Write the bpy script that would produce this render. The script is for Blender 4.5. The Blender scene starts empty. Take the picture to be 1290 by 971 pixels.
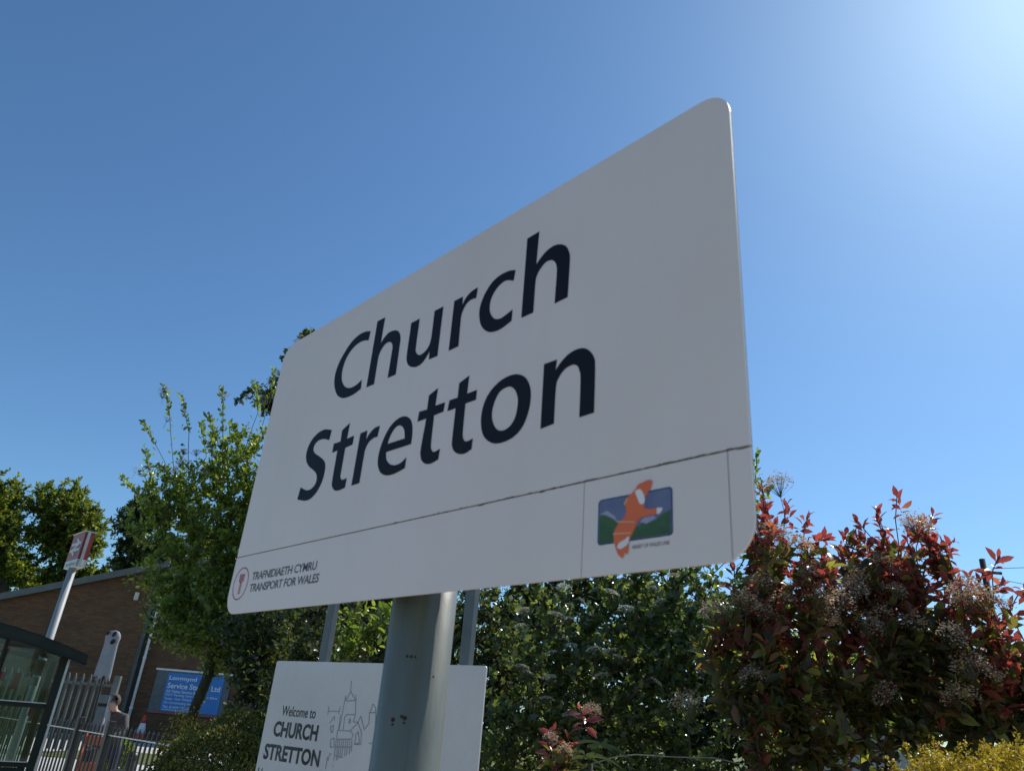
import bpy, bmesh, math, re
import numpy as np
from mathutils import Vector, Matrix

scene = bpy.context.scene
col = scene.collection

# ------------------------------------------------------------------ camera
CAM = np.array([0.0, 0.0, 1.65])
PITCH, ROLL, FPX, PW, PH = math.radians(24.84), math.radians(4.87), 930.0, 1290.0, 971.0
_F = np.array([0, math.cos(PITCH), math.sin(PITCH)])
_U0 = np.cross(np.array([1.0, 0, 0]), _F)
_R = math.cos(ROLL) * np.array([1.0, 0, 0]) + math.sin(ROLL) * _U0
_U = np.cross(_R, _F)
cam_data = bpy.data.cameras.new('camera')
cam = bpy.data.objects.new('camera', cam_data)
col.objects.link(cam)
cam.matrix_world = Matrix(((_R[0], _U[0], -_F[0], CAM[0]), (_R[1], _U[1], -_F[1], CAM[1]),
                           (_R[2], _U[2], -_F[2], CAM[2]), (0, 0, 0, 1)))
cam_data.sensor_width = 36.0
cam_data.lens = 36.0 * FPX / PW
cam_data.clip_start = 0.05
cam_data.clip_end = 6000
cam_data.dof.use_dof = True
cam_data.dof.focus_distance = 5.5
cam_data.dof.aperture_fstop = 9.0
scene.camera = cam

# ------------------------------------------------------------------ sky, sun, exposure
SUN_EL, SUN_AZ = math.radians(47.5), math.radians(50.0)      # azimuth clockwise from +Y
world = bpy.data.worlds.new('World')
scene.world = world
world.use_nodes = True
wn = world.node_tree
wn.nodes.clear()
w_out = wn.nodes.new('ShaderNodeOutputWorld')
w_bg = wn.nodes.new('ShaderNodeBackground')
w_sky = wn.nodes.new('ShaderNodeTexSky')
w_sky.sky_type = 'NISHITA'
w_sky.sun_disc = False
w_sky.sun_elevation = SUN_EL
w_sky.sun_rotation = SUN_AZ
w_sky.altitude = 200
w_sky.air_density = 1.0
w_sky.dust_density = 0.58
w_sky.ozone_density = 2.2
w_bg.inputs['Strength'].default_value = 0.092
w_tint = wn.nodes.new('ShaderNodeMix')          # white balance of the clear sky, the same all round
w_tint.data_type = 'RGBA'; w_tint.blend_type = 'MULTIPLY'; w_tint.inputs['Factor'].default_value = 1.0
w_tint.inputs[7].default_value = (0.86, 1.22, 1.44, 1)
wn.links.new(w_sky.outputs[0], w_tint.inputs[6])
wn.links.new(w_tint.outputs[2], w_bg.inputs[0])
wn.links.new(w_bg.outputs[0], w_out.inputs[0])

sun_data = bpy.data.lights.new('sun', 'SUN')
sun_data.energy = 4.6
sun_data.angle = math.radians(0.53)
sun_data.color = (1.0, 0.95, 0.87)
sun = bpy.data.objects.new('sun', sun_data)
col.objects.link(sun)
sdir = Vector((math.sin(SUN_AZ) * math.cos(SUN_EL), math.cos(SUN_AZ) * math.cos(SUN_EL), math.sin(SUN_EL)))
sun.rotation_euler = sdir.to_track_quat('Z', 'Y').to_euler()
sun.location = sdir * 60

vs = scene.view_settings
vs.view_transform = 'Standard'
vs.look = 'None'
vs.gamma = 1.0
vs.exposure = 0.0
vs.use_curve_mapping = False

# ------------------------------------------------------------------ helpers
def ray(px, py):
    return _R * (px - PW / 2) / FPX - _U * (py - PH / 2) / FPX + _F

def at(px, py, Y):
    """World point that the photograph shows at (px, py), standing Y metres in front of the camera."""
    d = ray(px, py)
    return CAM + d * (Y / d[1])

def link(o, parent=None):
    col.objects.link(o)
    if parent is not None:
        o.parent = parent
        o.matrix_parent_inverse = Matrix.LocRotScale(parent.location, parent.rotation_euler, None).inverted() if parent.type == 'EMPTY' else Matrix.Identity(4)
        if parent.parent is not None and parent.type == 'EMPTY':
            raise RuntimeError('empty below empty')
    return o

def thing(name, loc, label, category, group=None, kind=None):
    o = bpy.data.objects.new(name, None)
    o.empty_display_size = 0.2
    o.location = Vector([float(v) for v in loc])
    col.objects.link(o)
    o['label'] = label
    o['category'] = category
    if group: o['group'] = group
    if kind: o['kind'] = kind
    return o

def make_mesh(name, verts, faces, mats, smooth=False, mat_ids=None):
    me = bpy.data.meshes.new(name)
    me.from_pydata([tuple(map(float, v)) for v in verts], [], [tuple(f) for f in faces])
    for m in (mats if isinstance(mats, (list, tuple)) else [mats]):
        me.materials.append(m)
    if smooth:
        me.polygons.foreach_set('use_smooth', [True] * len(me.polygons))
    if mat_ids is not None:
        me.polygons.foreach_set('material_index', mat_ids)
    me.update()
    return me

def np_mesh(name, V, F, mat, smooth=False):
    """Fast mesh from arrays: V (n,3), F (m,k) with equal-sided faces."""
    me = bpy.data.meshes.new(name)
    F = np.asarray(F, np.int32)
    k = F.shape[1]
    me.vertices.add(len(V)); me.loops.add(F.size); me.polygons.add(len(F))
    me.vertices.foreach_set('co', np.asarray(V, np.float32).ravel())
    me.loops.foreach_set('vertex_index', F.ravel())
    me.polygons.foreach_set('loop_start', np.arange(0, F.size, k, dtype=np.int32))
    me.polygons.foreach_set('loop_total', np.full(len(F), k, np.int32))
    if smooth:
        me.polygons.foreach_set('use_smooth', np.ones(len(F), bool))
    me.materials.append(mat)
    me.update(calc_edges=True)
    return me

def obj(name, me, parent=None):
    return link(bpy.data.objects.new(name, me), parent)

class MB:
    """Collects simple solids into ONE mesh."""
    def __init__(self): self.v, self.f = [], []
    def add(self, verts, faces):
        n = len(self.v)
        self.v += [tuple(map(float, p)) for p in verts]
        self.f += [tuple(i + n for i in q) for q in faces]
        return self
    def box(self, lo, hi, frame=None):
        x0, y0, z0 = lo; x1, y1, z1 = hi
        P = [(x0, y0, z0), (x1, y0, z0), (x1, y1, z0), (x0, y1, z0), (x0, y0, z1), (x1, y0, z1), (x1, y1, z1), (x0, y1, z1)]
        if frame is not None:
            o, ex, ey, ez = frame
            P = [np.asarray(o) + np.asarray(ex) * a + np.asarray(ey) * b + np.asarray(ez) * c for a, b, c in P]
        return self.add(P, [(0, 3, 2, 1), (4, 5, 6, 7), (0, 1, 5, 4), (1, 2, 6, 5), (2, 3, 7, 6), (3, 0, 4, 7)])
    def prism(self, poly, d0, d1, frame):
        """poly: (x, z) points counter-clockwise seen from -y; extruded along frame's y from d0 to d1."""
        o, ex, ey, ez = [np.asarray(a, float) for a in frame]
        n = len(poly)
        A = [o + ex * x + ez * z + ey * d0 for x, z in poly]
        B = [o + ex * x + ez * z + ey * d1 for x, z in poly]
        F = [tuple(range(n)), tuple(range(2 * n - 1, n - 1, -1))]
        F += [(i, i + n, (i + 1) % n + n, (i + 1) % n) for i in range(n)]
        return self.add(A + B, F)
    def tube(self, pts, radii, k=10, caps=True):
        pts = [np.asarray(p, float) for p in pts]
        if not hasattr(radii, '__len__'): radii = [radii] * len(pts)
        rings = []
        for i, p in enumerate(pts):
            t = pts[min(i + 1, len(pts) - 1)] - pts[max(i - 1, 0)]
            t = t / (np.linalg.norm(t) + 1e-9)
            a = np.cross(t, [0.0, 0, 1]) if abs(t[2]) < 0.95 else np.cross(t, [0.0, 1, 0])
            a /= np.linalg.norm(a); b = np.cross(t, a)
            rings.append([p + radii[i] * (a * math.cos(q) + b * math.sin(q)) for q in np.arange(k) * 2 * math.pi / k])
        V = [v for r in rings for v in r]
        F = []
        for i in range(len(rings) - 1):
            for j in range(k):
                F.append((i * k + j, i * k + (j + 1) % k, (i + 1) * k + (j + 1) % k, (i + 1) * k + j))
        if caps:
            F.append(tuple(range(k - 1, -1, -1)))
            F.append(tuple((len(rings) - 1) * k + j for j in range(k)))
        return self.add(V, F)
    def lathe(self, prof, o=(0, 0, 0), k=16):
        o = np.asarray(o, float)
        V = [o + np.array([r * math.cos(a), r * math.sin(a), z]) for r, z in prof for a in np.arange(k) * 2 * math.pi / k]
        F = [(i * k + j, i * k + (j + 1) % k, (i + 1) * k + (j + 1) % k, (i + 1) * k + j) for i in range(len(prof) - 1) for j in range(k)]
        F += [tuple(range(k - 1, -1, -1)), tuple((len(prof) - 1) * k + j for j in range(k))]
        return self.add(V, F)
    def build(self, name, mat, parent=None, smooth=False, bevel=0):
        me = make_mesh(name, self.v, self.f, mat, smooth)
        o = obj(name, me, parent)
        if bevel:
            m = o.modifiers.new('bevel', 'BEVEL'); m.width = bevel; m.segments = 2; m.limit_method = 'ANGLE'; m.angle_limit = 0.7
        return o

def smooth_by_angle(o, ang=0.6):
    me = o.data
    me.polygons.foreach_set('use_smooth', [True] * len(me.polygons))
    m = o.modifiers.new('edge', 'EDGE_SPLIT'); m.split_angle = ang

# ------------------------------------------------------------------ materials
def new_mat(name):
    m = bpy.data.materials.new(name); m.use_nodes = True
    nt = m.node_tree; nt.nodes.clear()
    out = nt.nodes.new('ShaderNodeOutputMaterial')
    return m, nt, out

def node(nt, kind, **kw):
    n = nt.nodes.new(kind)
    for k, v in kw.items():
        if k in n.inputs: n.inputs[k].default_value = v
        else: setattr(n, k, v)
    return n

def rgba(c): return (c[0], c[1], c[2], 1.0)

def plain(name, c, c2=None, rough=0.6, scale=8.0, bump=0.0, bump_scale=60.0, metallic=0.0, spec=0.5, detail=6.0, lo=0.35, hi=0.7, stretch=(1, 1, 1)):
    """Base colour broken up by noise towards c2, with a little relief."""
    m, nt, out = new_mat(name)
    b = node(nt, 'ShaderNodeBsdfPrincipled', Roughness=rough, Metallic=metallic)
    b.inputs['Specular IOR Level'].default_value = spec
    nt.links.new(b.outputs[0], out.inputs[0])
    tc = node(nt, 'ShaderNodeTexCoord')
    mp = node(nt, 'ShaderNodeMapping'); mp.inputs['Scale'].default_value = stretch
    nt.links.new(tc.outputs['Object'], mp.inputs[0])
    if c2 is None: c2 = tuple(v * 0.75 for v in c)
    nz = node(nt, 'ShaderNodeTexNoise', Scale=scale, Detail=detail, Roughness=0.6)
    nt.links.new(mp.outputs[0], nz.inputs['Vector'])
    r = node(nt, 'ShaderNodeValToRGB')
    r.color_ramp.elements[0].position = lo; r.color_ramp.elements[0].color = rgba(c)
    r.color_ramp.elements[1].position = hi; r.color_ramp.elements[1].color = rgba(c2)
    nt.links.new(nz.outputs[0], r.inputs[0]); nt.links.new(r.outputs[0], b.inputs['Base Color'])
    if bump:
        nb = node(nt, 'ShaderNodeTexNoise', Scale=bump_scale, Detail=4.0)
        bp = node(nt, 'ShaderNodeBump', Strength=bump, Distance=0.01)
        nt.links.new(mp.outputs[0], nb.inputs['Vector'])
        nt.links.new(nb.outputs[0], bp.inputs['Height']); nt.links.new(bp.outputs[0], b.inputs['Normal'])
    return m

def leaf_mat(name, cols, transl=0.4, rough=0.30, spec=0.6, tcol=None, per_object=False, tgain=1.0):
    """Leaf: glossy reflecting side mixed with light coming through; colour differs from leaf to leaf."""
    m, nt, out = new_mat(name)
    b = node(nt, 'ShaderNodeBsdfPrincipled', Roughness=rough)
    b.inputs['Specular IOR Level'].default_value = spec
    t = node(nt, 'ShaderNodeBsdfTranslucent')
    mx = node(nt, 'ShaderNodeMixShader'); mx.inputs[0].default_value = transl
    rnd = node(nt, 'ShaderNodeObjectInfo').outputs['Random'] if per_object else node(nt, 'ShaderNodeNewGeometry').outputs['Random Per Island']
    r = node(nt, 'ShaderNodeValToRGB')
    els = r.color_ramp.elements
    while len(els) < len(cols): els.new(0.5)
    for i, (p, c) in enumerate(cols):
        els[i].position = p; els[i].color = rgba(c)
    nt.links.new(rnd, r.inputs[0])
    nt.links.new(r.outputs[0], b.inputs['Base Color'])
    if tcol is None: tcol = (1.22, 1.2, 0.5)
    mul = node(nt, 'ShaderNodeMix', data_type='RGBA', blend_type='MULTIPLY')
    mul.inputs['Factor'].default_value = 1.0
    mul.inputs[7].default_value = (tcol[0] * tgain, tcol[1] * tgain, tcol[2] * tgain, 1)
    nt.links.new(r.outputs[0], mul.inputs[6])
    nt.links.new(mul.outputs[2], t.inputs['Color'])
    nt.links.new(b.outputs[0], mx.inputs[1]); nt.links.new(t.outputs[0], mx.inputs[2])
    nt.links.new(mx.outputs[0], out.inputs[0])
    return m

def glass_mat(name, tint=(0.75, 0.82, 0.78)):
    m, nt, out = new_mat(name)
    tr = node(nt, 'ShaderNodeBsdfTransparent', Color=rgba(tint))
    gl = node(nt, 'ShaderNodeBsdfGlossy', Roughness=0.03)
    fr = node(nt, 'ShaderNodeFresnel', IOR=1.5)
    mx = node(nt, 'ShaderNodeMixShader')
    nt.links.new(fr.outputs[0], mx.inputs[0]); nt.links.new(tr.outputs[0], mx.inputs[1]); nt.links.new(gl.outputs[0], mx.inputs[2])
    nt.links.new(mx.outputs[0], out.inputs[0])
    return m

def brick_mat(name, c1, c2, mortar):
    m, nt, out = new_mat(name)
    b = node(nt, 'ShaderNodeBsdfPrincipled', Roughness=0.9)
    tc = node(nt, 'ShaderNodeTexCoord')
    sx = node(nt, 'ShaderNodeSeparateXYZ'); cb = node(nt, 'ShaderNodeCombineXYZ')
    add = node(nt, 'ShaderNodeMath', operation='ADD')
    nt.links.new(tc.outputs['Object'], sx.inputs[0])
    nt.links.new(sx.outputs[0], add.inputs[0]); nt.links.new(sx.outputs[1], add.inputs[1])
    nt.links.new(add.outputs[0], cb.inputs[0]); nt.links.new(sx.outputs[2], cb.inputs[1])
    br = node(nt, 'ShaderNodeTexBrick', Color1=rgba(c1), Color2=rgba(c2), Mortar=rgba(mortar), Scale=1.0)
    br.inputs['Brick Width'].default_value = 0.225; br.inputs['Row Height'].default_value = 0.075
    br.inputs['Mortar Size'].default_value = 0.007; br.inputs['Bias'].default_value = -0.1
    nt.links.new(cb.outputs[0], br.inputs['Vector'])
    nz = node(nt, 'ShaderNodeTexNoise', Scale=0.9, Detail=6.0, Roughness=0.65)
    nt.links.new(tc.outputs['Object'], nz.inputs['Vector'])
    mr = node(nt, 'ShaderNodeMapRange'); mr.inputs[3].default_value = 0.62; mr.inputs[4].default_value = 1.3
    nt.links.new(nz.outputs[0], mr.inputs[0])
    mul = node(nt, 'ShaderNodeMix', data_type='RGBA', blend_type='MULTIPLY'); mul.inputs['Factor'].default_value = 1.0
    nt.links.new(br.outputs[0], mul.inputs[6]); nt.links.new(mr.outputs[0], mul.inputs[7])
    nt.links.new(mul.outputs[2], b.inputs['Base Color'])
    bp = node(nt, 'ShaderNodeBump', Strength=0.6, Distance=0.012)
    inv = node(nt, 'ShaderNodeMath', operation='SUBTRACT'); inv.inputs[0].default_value = 1.0
    nt.links.new(br.outputs['Fac'], inv.inputs[1]); nt.links.new(inv.outputs[0], bp.inputs['Height'])
    nt.links.new(bp.outputs[0], b.inputs['Normal']); nt.links.new(b.outputs[0], out.inputs[0])
    return m

M = {}
M['concrete'] = plain('pale_concrete', (0.55, 0.53, 0.49), (0.42, 0.41, 0.38), 0.9, 1.2, 0.4, 30)
M['asphalt'] = plain('asphalt', (0.055, 0.055, 0.057), (0.085, 0.083, 0.08), 0.9, 3, 0.5, 200)
M['bounce_paving'] = plain('bounce_paving', (0.46, 0.37, 0.28), (0.36, 0.29, 0.22), 0.9, 4, 0.4, 90)
M['soil'] = plain('soil', (0.05, 0.042, 0.03), (0.06, 0.075, 0.025), 1.0, 1.5, 0.6, 25)
M['turf'] = plain('turf', (0.09, 0.13, 0.03), (0.16, 0.17, 0.05), 1.0, 3, 0.8, 60)
M['sign_white'] = plain('sign_white_enamel', (0.775, 0.70, 0.66), (0.735, 0.655, 0.61), 0.36, 3.5, 0.0, lo=0.4, hi=0.75)
def weather(m, specks=0.55, streaks=0.5, tint=(0.62, 0.58, 0.48), scale=170.0, streak_scale=(26, 26, 1.3)):
    """Wear on a painted face: small dirt specks, faint rain streaks and uneven gloss."""
    nt = m.node_tree; b = next(n for n in nt.nodes if n.type == 'BSDF_PRINCIPLED'); src = b.inputs['Base Color'].links[0].from_socket
    tc = node(nt, 'ShaderNodeTexCoord')
    vo = node(nt, 'ShaderNodeTexVoronoi', Scale=scale); nt.links.new(tc.outputs['Object'], vo.inputs['Vector'])
    ms = node(nt, 'ShaderNodeTexNoise', Scale=9.0, Detail=4.0); nt.links.new(tc.outputs['Object'], ms.inputs['Vector'])
    sub = node(nt, 'ShaderNodeMath', operation='MULTIPLY'); sub.inputs[1].default_value = 0.34; nt.links.new(ms.outputs[0], sub.inputs[0])
    lt = node(nt, 'ShaderNodeMath', operation='LESS_THAN'); nt.links.new(vo.outputs['Distance'], lt.inputs[0])
    th = node(nt, 'ShaderNodeMath', operation='SUBTRACT'); th.inputs[1].default_value = 0.10; nt.links.new(sub.outputs[0], th.inputs[0]); nt.links.new(th.outputs[0], lt.inputs[1])
    mp = node(nt, 'ShaderNodeMapping'); mp.inputs['Scale'].default_value = streak_scale; nt.links.new(tc.outputs['Object'], mp.inputs[0])
    sn = node(nt, 'ShaderNodeTexNoise', Scale=1.0, Detail=5.0, Roughness=0.7); nt.links.new(mp.outputs[0], sn.inputs['Vector'])
    sr = node(nt, 'ShaderNodeMapRange'); sr.inputs[1].default_value = 0.52; sr.inputs[2].default_value = 0.8; nt.links.new(sn.outputs[0], sr.inputs[0])
    a1 = node(nt, 'ShaderNodeMath', operation='MULTIPLY'); a1.inputs[1].default_value = specks; nt.links.new(lt.outputs[0], a1.inputs[0])
    a2 = node(nt, 'ShaderNodeMath', operation='MULTIPLY'); a2.inputs[1].default_value = streaks; nt.links.new(sr.outputs[0], a2.inputs[0])
    mxv = node(nt, 'ShaderNodeMath', operation='MAXIMUM'); nt.links.new(a1.outputs[0], mxv.inputs[0]); nt.links.new(a2.outputs[0], mxv.inputs[1])
    mx = node(nt, 'ShaderNodeMix', data_type='RGBA', blend_type='MULTIPLY'); mx.inputs[7].default_value = rgba(tint)
    nt.links.new(mxv.outputs[0], mx.inputs['Factor']); nt.links.new(src, mx.inputs[6]); nt.links.new(mx.outputs[2], b.inputs['Base Color'])
    rr = node(nt, 'ShaderNodeMapRange'); rr.inputs[3].default_value = b.inputs['Roughness'].default_value - 0.06; rr.inputs[4].default_value = b.inputs['Roughness'].default_value + 0.2
    nt.links.new(ms.outputs[0], rr.inputs[0]); nt.links.new(rr.outputs[0], b.inputs['Roughness'])
weather(M['sign_white'], 0.35, 0.06)
M['sign_edge'] = plain('sign_edge_metal', (0.55, 0.55, 0.55), (0.4, 0.4, 0.38), 0.45, 20, metallic=0.6)
M['grime'] = plain('seam_grime', (0.07, 0.07, 0.05), (0.10, 0.11, 0.05), 0.9, 60)
M['moss'] = plain('moss', (0.09, 0.10, 0.04), (0.12, 0.11, 0.07), 1.0, 80)
M['letter'] = plain('letter_navy', (0.006, 0.006, 0.011), (0.009, 0.009, 0.014), 0.55, 10, spec=0.2)
M['logo_red'] = plain('logo_red', (0.42, 0.03, 0.06), (0.40, 0.04, 0.07), 0.4, 10)
M['text_grey'] = plain('text_dark_grey', (0.05, 0.05, 0.06), (0.06, 0.06, 0.07), 0.5, 10)
M['bird_orange'] = plain('bird_orange', (0.78, 0.16, 0.05), (0.72, 0.14, 0.045), 0.5, 30)
M['bird_white'] = plain('bird_white', (0.8, 0.8, 0.8), (0.72, 0.72, 0.72), 0.5, 30)
M['emb_blue'] = plain('emblem_slate_blue', (0.10, 0.13, 0.25), (0.16, 0.18, 0.30), 0.5, 25)
M['emb_navy'] = plain('emblem_navy', (0.03, 0.045, 0.12), (0.035, 0.05, 0.12), 0.5, 25)
M['emb_green'] = plain('emblem_hill_green', (0.05, 0.13, 0.04), (0.03, 0.085, 0.03), 0.5, 40)
M['emb_pale'] = plain('emblem_lilac', (0.36, 0.36, 0.50), (0.30, 0.31, 0.44), 0.5, 40)
M['emb_dkgreen'] = plain('emblem_dark_green', (0.03, 0.085, 0.03), (0.045, 0.11, 0.035), 0.5, 60)
M['bird_tan'] = plain('bird_tan', (0.75, 0.45, 0.22), (0.7, 0.4, 0.2), 0.5, 30)
M['post_grey'] = plain('post_grey_paint', (0.15, 0.165, 0.13), (0.11, 0.115, 0.09), 0.32, 5.0, 0.05, 40, spec=0.6, stretch=(3, 3, 0.6))
weather(M['post_grey'], 0.6, 0.9, (0.62, 0.5, 0.38), 120.0, (40, 40, 2.5))
M['rust'] = plain('rust', (0.05, 0.02, 0.009), (0.018, 0.01, 0.007), 0.95, 90)
M['galv'] = plain('galvanised', (0.13, 0.145, 0.145), (0.09, 0.105, 0.105), 0.45, 12, metallic=0.35)
M['pole_pale'] = plain('pole_pale_grey', (0.40, 0.41, 0.42), (0.33, 0.34, 0.35), 0.5, 6)
M['panel_white'] = plain('board_white', (0.66, 0.635, 0.63), (0.58, 0.56, 0.56), 0.2, 2.5, spec=0.5)
weather(M['panel_white'], 0.3, 0.10)
M['drawing'] = plain('drawing_line', (0.24, 0.24, 0.28), (0.36, 0.36, 0.4), 0.7, 60)
M['print_dark'] = plain('print_dark_green', (0.02, 0.028, 0.026), (0.10, 0.12, 0.11), 0.6, 9, lo=0.45, hi=0.68)
M['brick'] = brick_mat('brown_brick', (0.16, 0.078, 0.033), (0.10, 0.05, 0.023), (0.075, 0.056, 0.036))
M['fascia'] = plain('fascia_grey_green', (0.12, 0.13, 0.115), (0.08, 0.09, 0.08), 0.6, 6)
M['roofing'] = plain('roof_sheet', (0.11, 0.11, 0.105), (0.08, 0.08, 0.075), 0.7, 4)
M['cladding'] = plain('cladding_dark', (0.075, 0.08, 0.075), (0.05, 0.055, 0.05), 0.55, 5)
M['pvc'] = plain('pipe_pale', (0.74, 0.73, 0.70), (0.6, 0.6, 0.57), 0.45, 12)
M['box_cream'] = plain('box_cream', (0.62, 0.58, 0.46), (0.5, 0.47, 0.38), 0.6, 12)
M['board_blue'] = plain('board_blue', (0.03, 0.20, 0.52), (0.025, 0.17, 0.46), 0.45, 4)
M['board_text'] = plain('board_text_white', (0.72, 0.75, 0.8), (0.6, 0.64, 0.7), 0.6, 12)
M['board_grey'] = plain('board_surround', (0.12, 0.14, 0.135), (0.09, 0.10, 0.10), 0.6, 6)
M['green_board'] = plain('board_green', (0.015, 0.07, 0.05), (0.012, 0.055, 0.04), 0.5, 6)
M['palisade'] = plain('palisade_steel', (0.15, 0.168, 0.16), (0.105, 0.12, 0.115), 0.5, 5, metallic=0.2)
M['rail_black'] = plain('railing_black', (0.018, 0.02, 0.018), (0.03, 0.03, 0.028), 0.45, 12)
M['shelter_green'] = plain('shelter_dark_green', (0.045, 0.045, 0.030), (0.03, 0.031, 0.021), 0.65, 6, spec=0.25)
M['shelter_roof'] = plain('shelter_roof_green', (0.04, 0.042, 0.03), (0.03, 0.032, 0.023), 0.75, 3, spec=0.2)
M['alu'] = plain('aluminium', (0.6, 0.6, 0.58), (0.48, 0.48, 0.46), 0.35, 14, metallic=0.7)
M['glass'] = glass_mat('glass')
M['sticker_red'] = plain('sticker_red', (0.55, 0.06, 0.09), (0.5, 0.05, 0.07), 0.5, 12)
M['paper'] = plain('notice_paper', (0.62, 0.6, 0.52), (0.52, 0.5, 0.44), 0.7, 9)
M['timber'] = plain('bench_timber', (0.16, 0.12, 0.075), (0.1, 0.075, 0.05), 0.7, 6, stretch=(1, 8, 8))
M['rail_red'] = plain('rail_red', (0.42, 0.085, 0.075), (0.33, 0.06, 0.055), 0.45, 8)
M['rail_white'] = plain('rail_white', (0.72, 0.71, 0.69), (0.58, 0.57, 0.55), 0.5, 8)
M['cone_red'] = plain('cone_red', (0.62, 0.05, 0.03), (0.52, 0.04, 0.03), 0.5, 12)
M['cone_white'] = plain('cone_white', (0.75, 0.75, 0.73), (0.62, 0.62, 0.6), 0.5, 12)
M['rubber'] = plain('rubber', (0.02, 0.02, 0.02), (0.03, 0.03, 0.03), 0.8, 12)
M['sheet'] = plain('ghost_sheet', (0.27, 0.275, 0.29), (0.21, 0.22, 0.235), 0.85, 5, 0.3, 14)
M['black'] = plain('black_cloth', (0.012, 0.012, 0.012), (0.02, 0.02, 0.02), 0.9, 12)
M['machine'] = plain('machine_grey', (0.15, 0.17, 0.175), (0.11, 0.13, 0.135), 0.45, 10)
M['machine_trim'] = plain('machine_trim', (0.5, 0.5, 0.5), (0.4, 0.4, 0.4), 0.4, 20)
M['orange'] = plain('barrier_orange', (0.65, 0.13, 0.03), (0.5, 0.09, 0.02), 0.55, 9)
M['ochre'] = plain('ochre_paint', (0.62, 0.33, 0.09), (0.55, 0.28, 0.07), 0.5, 9)
M['jumper'] = plain('jumper_grey', (0.10, 0.092, 0.088), (0.07, 0.065, 0.062), 0.9, 20, 0.4, 60)
M['jeans'] = plain('jeans_navy', (0.025, 0.032, 0.075), (0.035, 0.045, 0.1), 0.9, 14, 0.3, 80)
M['skin'] = plain('skin', (0.55, 0.36, 0.27), (0.5, 0.32, 0.24), 0.55, 14)
M['hair'] = plain('hair_brown', (0.08, 0.06, 0.045), (0.05, 0.04, 0.03), 0.8, 40, 0.5, 80)
M['shoe'] = plain('shoe_black', (0.02, 0.02, 0.02), (0.03, 0.03, 0.03), 0.6, 14)
M['render_pale'] = plain('pale_render', (0.55, 0.55, 0.58), (0.46, 0.46, 0.48), 0.85, 3, 0.2, 60)
M['wood_pole'] = plain('creosoted_pole', (0.05, 0.04, 0.032), (0.035, 0.03, 0.025), 0.85, 8, stretch=(4, 4, 0.5))
M['wire'] = plain('wire', (0.03, 0.03, 0.03), (0.04, 0.04, 0.04), 0.6, 5)
M['bark'] = plain('bark_grey_brown', (0.085, 0.068, 0.05), (0.04, 0.033, 0.026), 0.95, 14, 0.8, 30, stretch=(1, 1, 0.3))
M['bark_green'] = plain('bark_mossy', (0.10, 0.095, 0.05), (0.055, 0.05, 0.032), 0.95, 9, 0.8, 30, stretch=(1, 1, 0.35))
M['twig_red'] = plain('twig_reddish', (0.07, 0.035, 0.028), (0.05, 0.04, 0.025), 0.8, 14)

# ------------------------------------------------------------------ flat print: outlines, lettering
def curve_loop(pts, n=5):
    P = [np.array(p[:2], float) for p in pts]; K = [p[2] for p in pts]; N = len(P); out = []
    for i in range(N):
        a, b = P[i], P[(i + 1) % N]; ch = b - a
        ta = ch if K[i] == 'c' else (b - P[i - 1]) / 2
        tb = ch if K[(i + 1) % N] == 'c' else (P[(i + 2) % N] - a) / 2
        for s in ([0] if K[i] == 'c' and K[(i + 1) % N] == 'c' else np.arange(n) / n):
            h1, h2, h3, h4 = 2*s**3-3*s**2+1, s**3-2*s**2+s, -2*s**3+3*s**2, s**3-s**2
            out.append(h1 * a + h2 * ta + h3 * b + h4 * tb)
    return out

def fill_mesh(loops, extrude):
    cu = bpy.data.curves.new('outline', 'CURVE'); cu.dimensions = '2D'; cu.fill_mode = 'BOTH'; cu.extrude = extrude
    for lp in loops:
        sp = cu.splines.new('POLY'); sp.points.add(len(lp) - 1); sp.use_cyclic_u = True
        for q, p in zip(sp.points, lp): q.co = (p[0], p[1], 0, 1)
    return _curve_arrays(cu)

def _curve_arrays(cu):
    o = bpy.data.objects.new('tmp', cu); col.objects.link(o)
    dg = bpy.context.evaluated_depsgraph_get()
    me = bpy.data.meshes.new_from_object(o.evaluated_get(dg))
    V = np.array([v.co[:] for v in me.vertices]).reshape(-1, 3); F = [tuple(p.vertices) for p in me.polygons]
    bpy.data.objects.remove(o); bpy.data.meshes.remove(me); bpy.data.curves.remove(cu)
    return V, F

def text_arrays(body, bold=0.0, spacing=1.0):
    cu = bpy.data.curves.new('text', 'FONT'); cu.body = body; cu.size = 1.0; cu.offset = bold; cu.space_character = spacing; cu.resolution_u = 3
    return _curve_arrays(cu)

def put(V, F, frame, lift):
    """Lay (x, y) outlines on a frame's front (x along ex, y along ez), standing lift in front of it."""
    o, ex, ey, ez = [np.asarray(a, float) for a in frame]
    W = o + V[:, :1] * ex + V[:, 1:2] * ez - (lift + V[:, 2:3]) * ey
    return [tuple(v) for v in W], F

def lettering(name, body, frame, x0, x1, y0, y1, mat, parent, lift=0.0012, bold=0.0, spacing=1.0, ref=None):
    """One line of lettering fitted between x0..x1 with its cap height y0..y1 (ref: text whose height sets y0..y1)."""
    V, F = text_arrays(body, bold, spacing)
    R = text_arrays(ref, bold)[0] if ref else V
    ymn, ymx = R[:, 1].min(), R[:, 1].max(); xmn, xmx = V[:, 0].min(), V[:, 0].max()
    V[:, 0] = x0 + (V[:, 0] - xmn) / (xmx - xmn) * (x1 - x0)
    V[:, 1] = y0 + (V[:, 1] - ymn) / (ymx - ymn) * (y1 - y0)
    V[:, 2] *= 0
    v, f = put(V, F, frame, lift)
    return obj(name, make_mesh(name, v, f, mat), parent)

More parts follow.
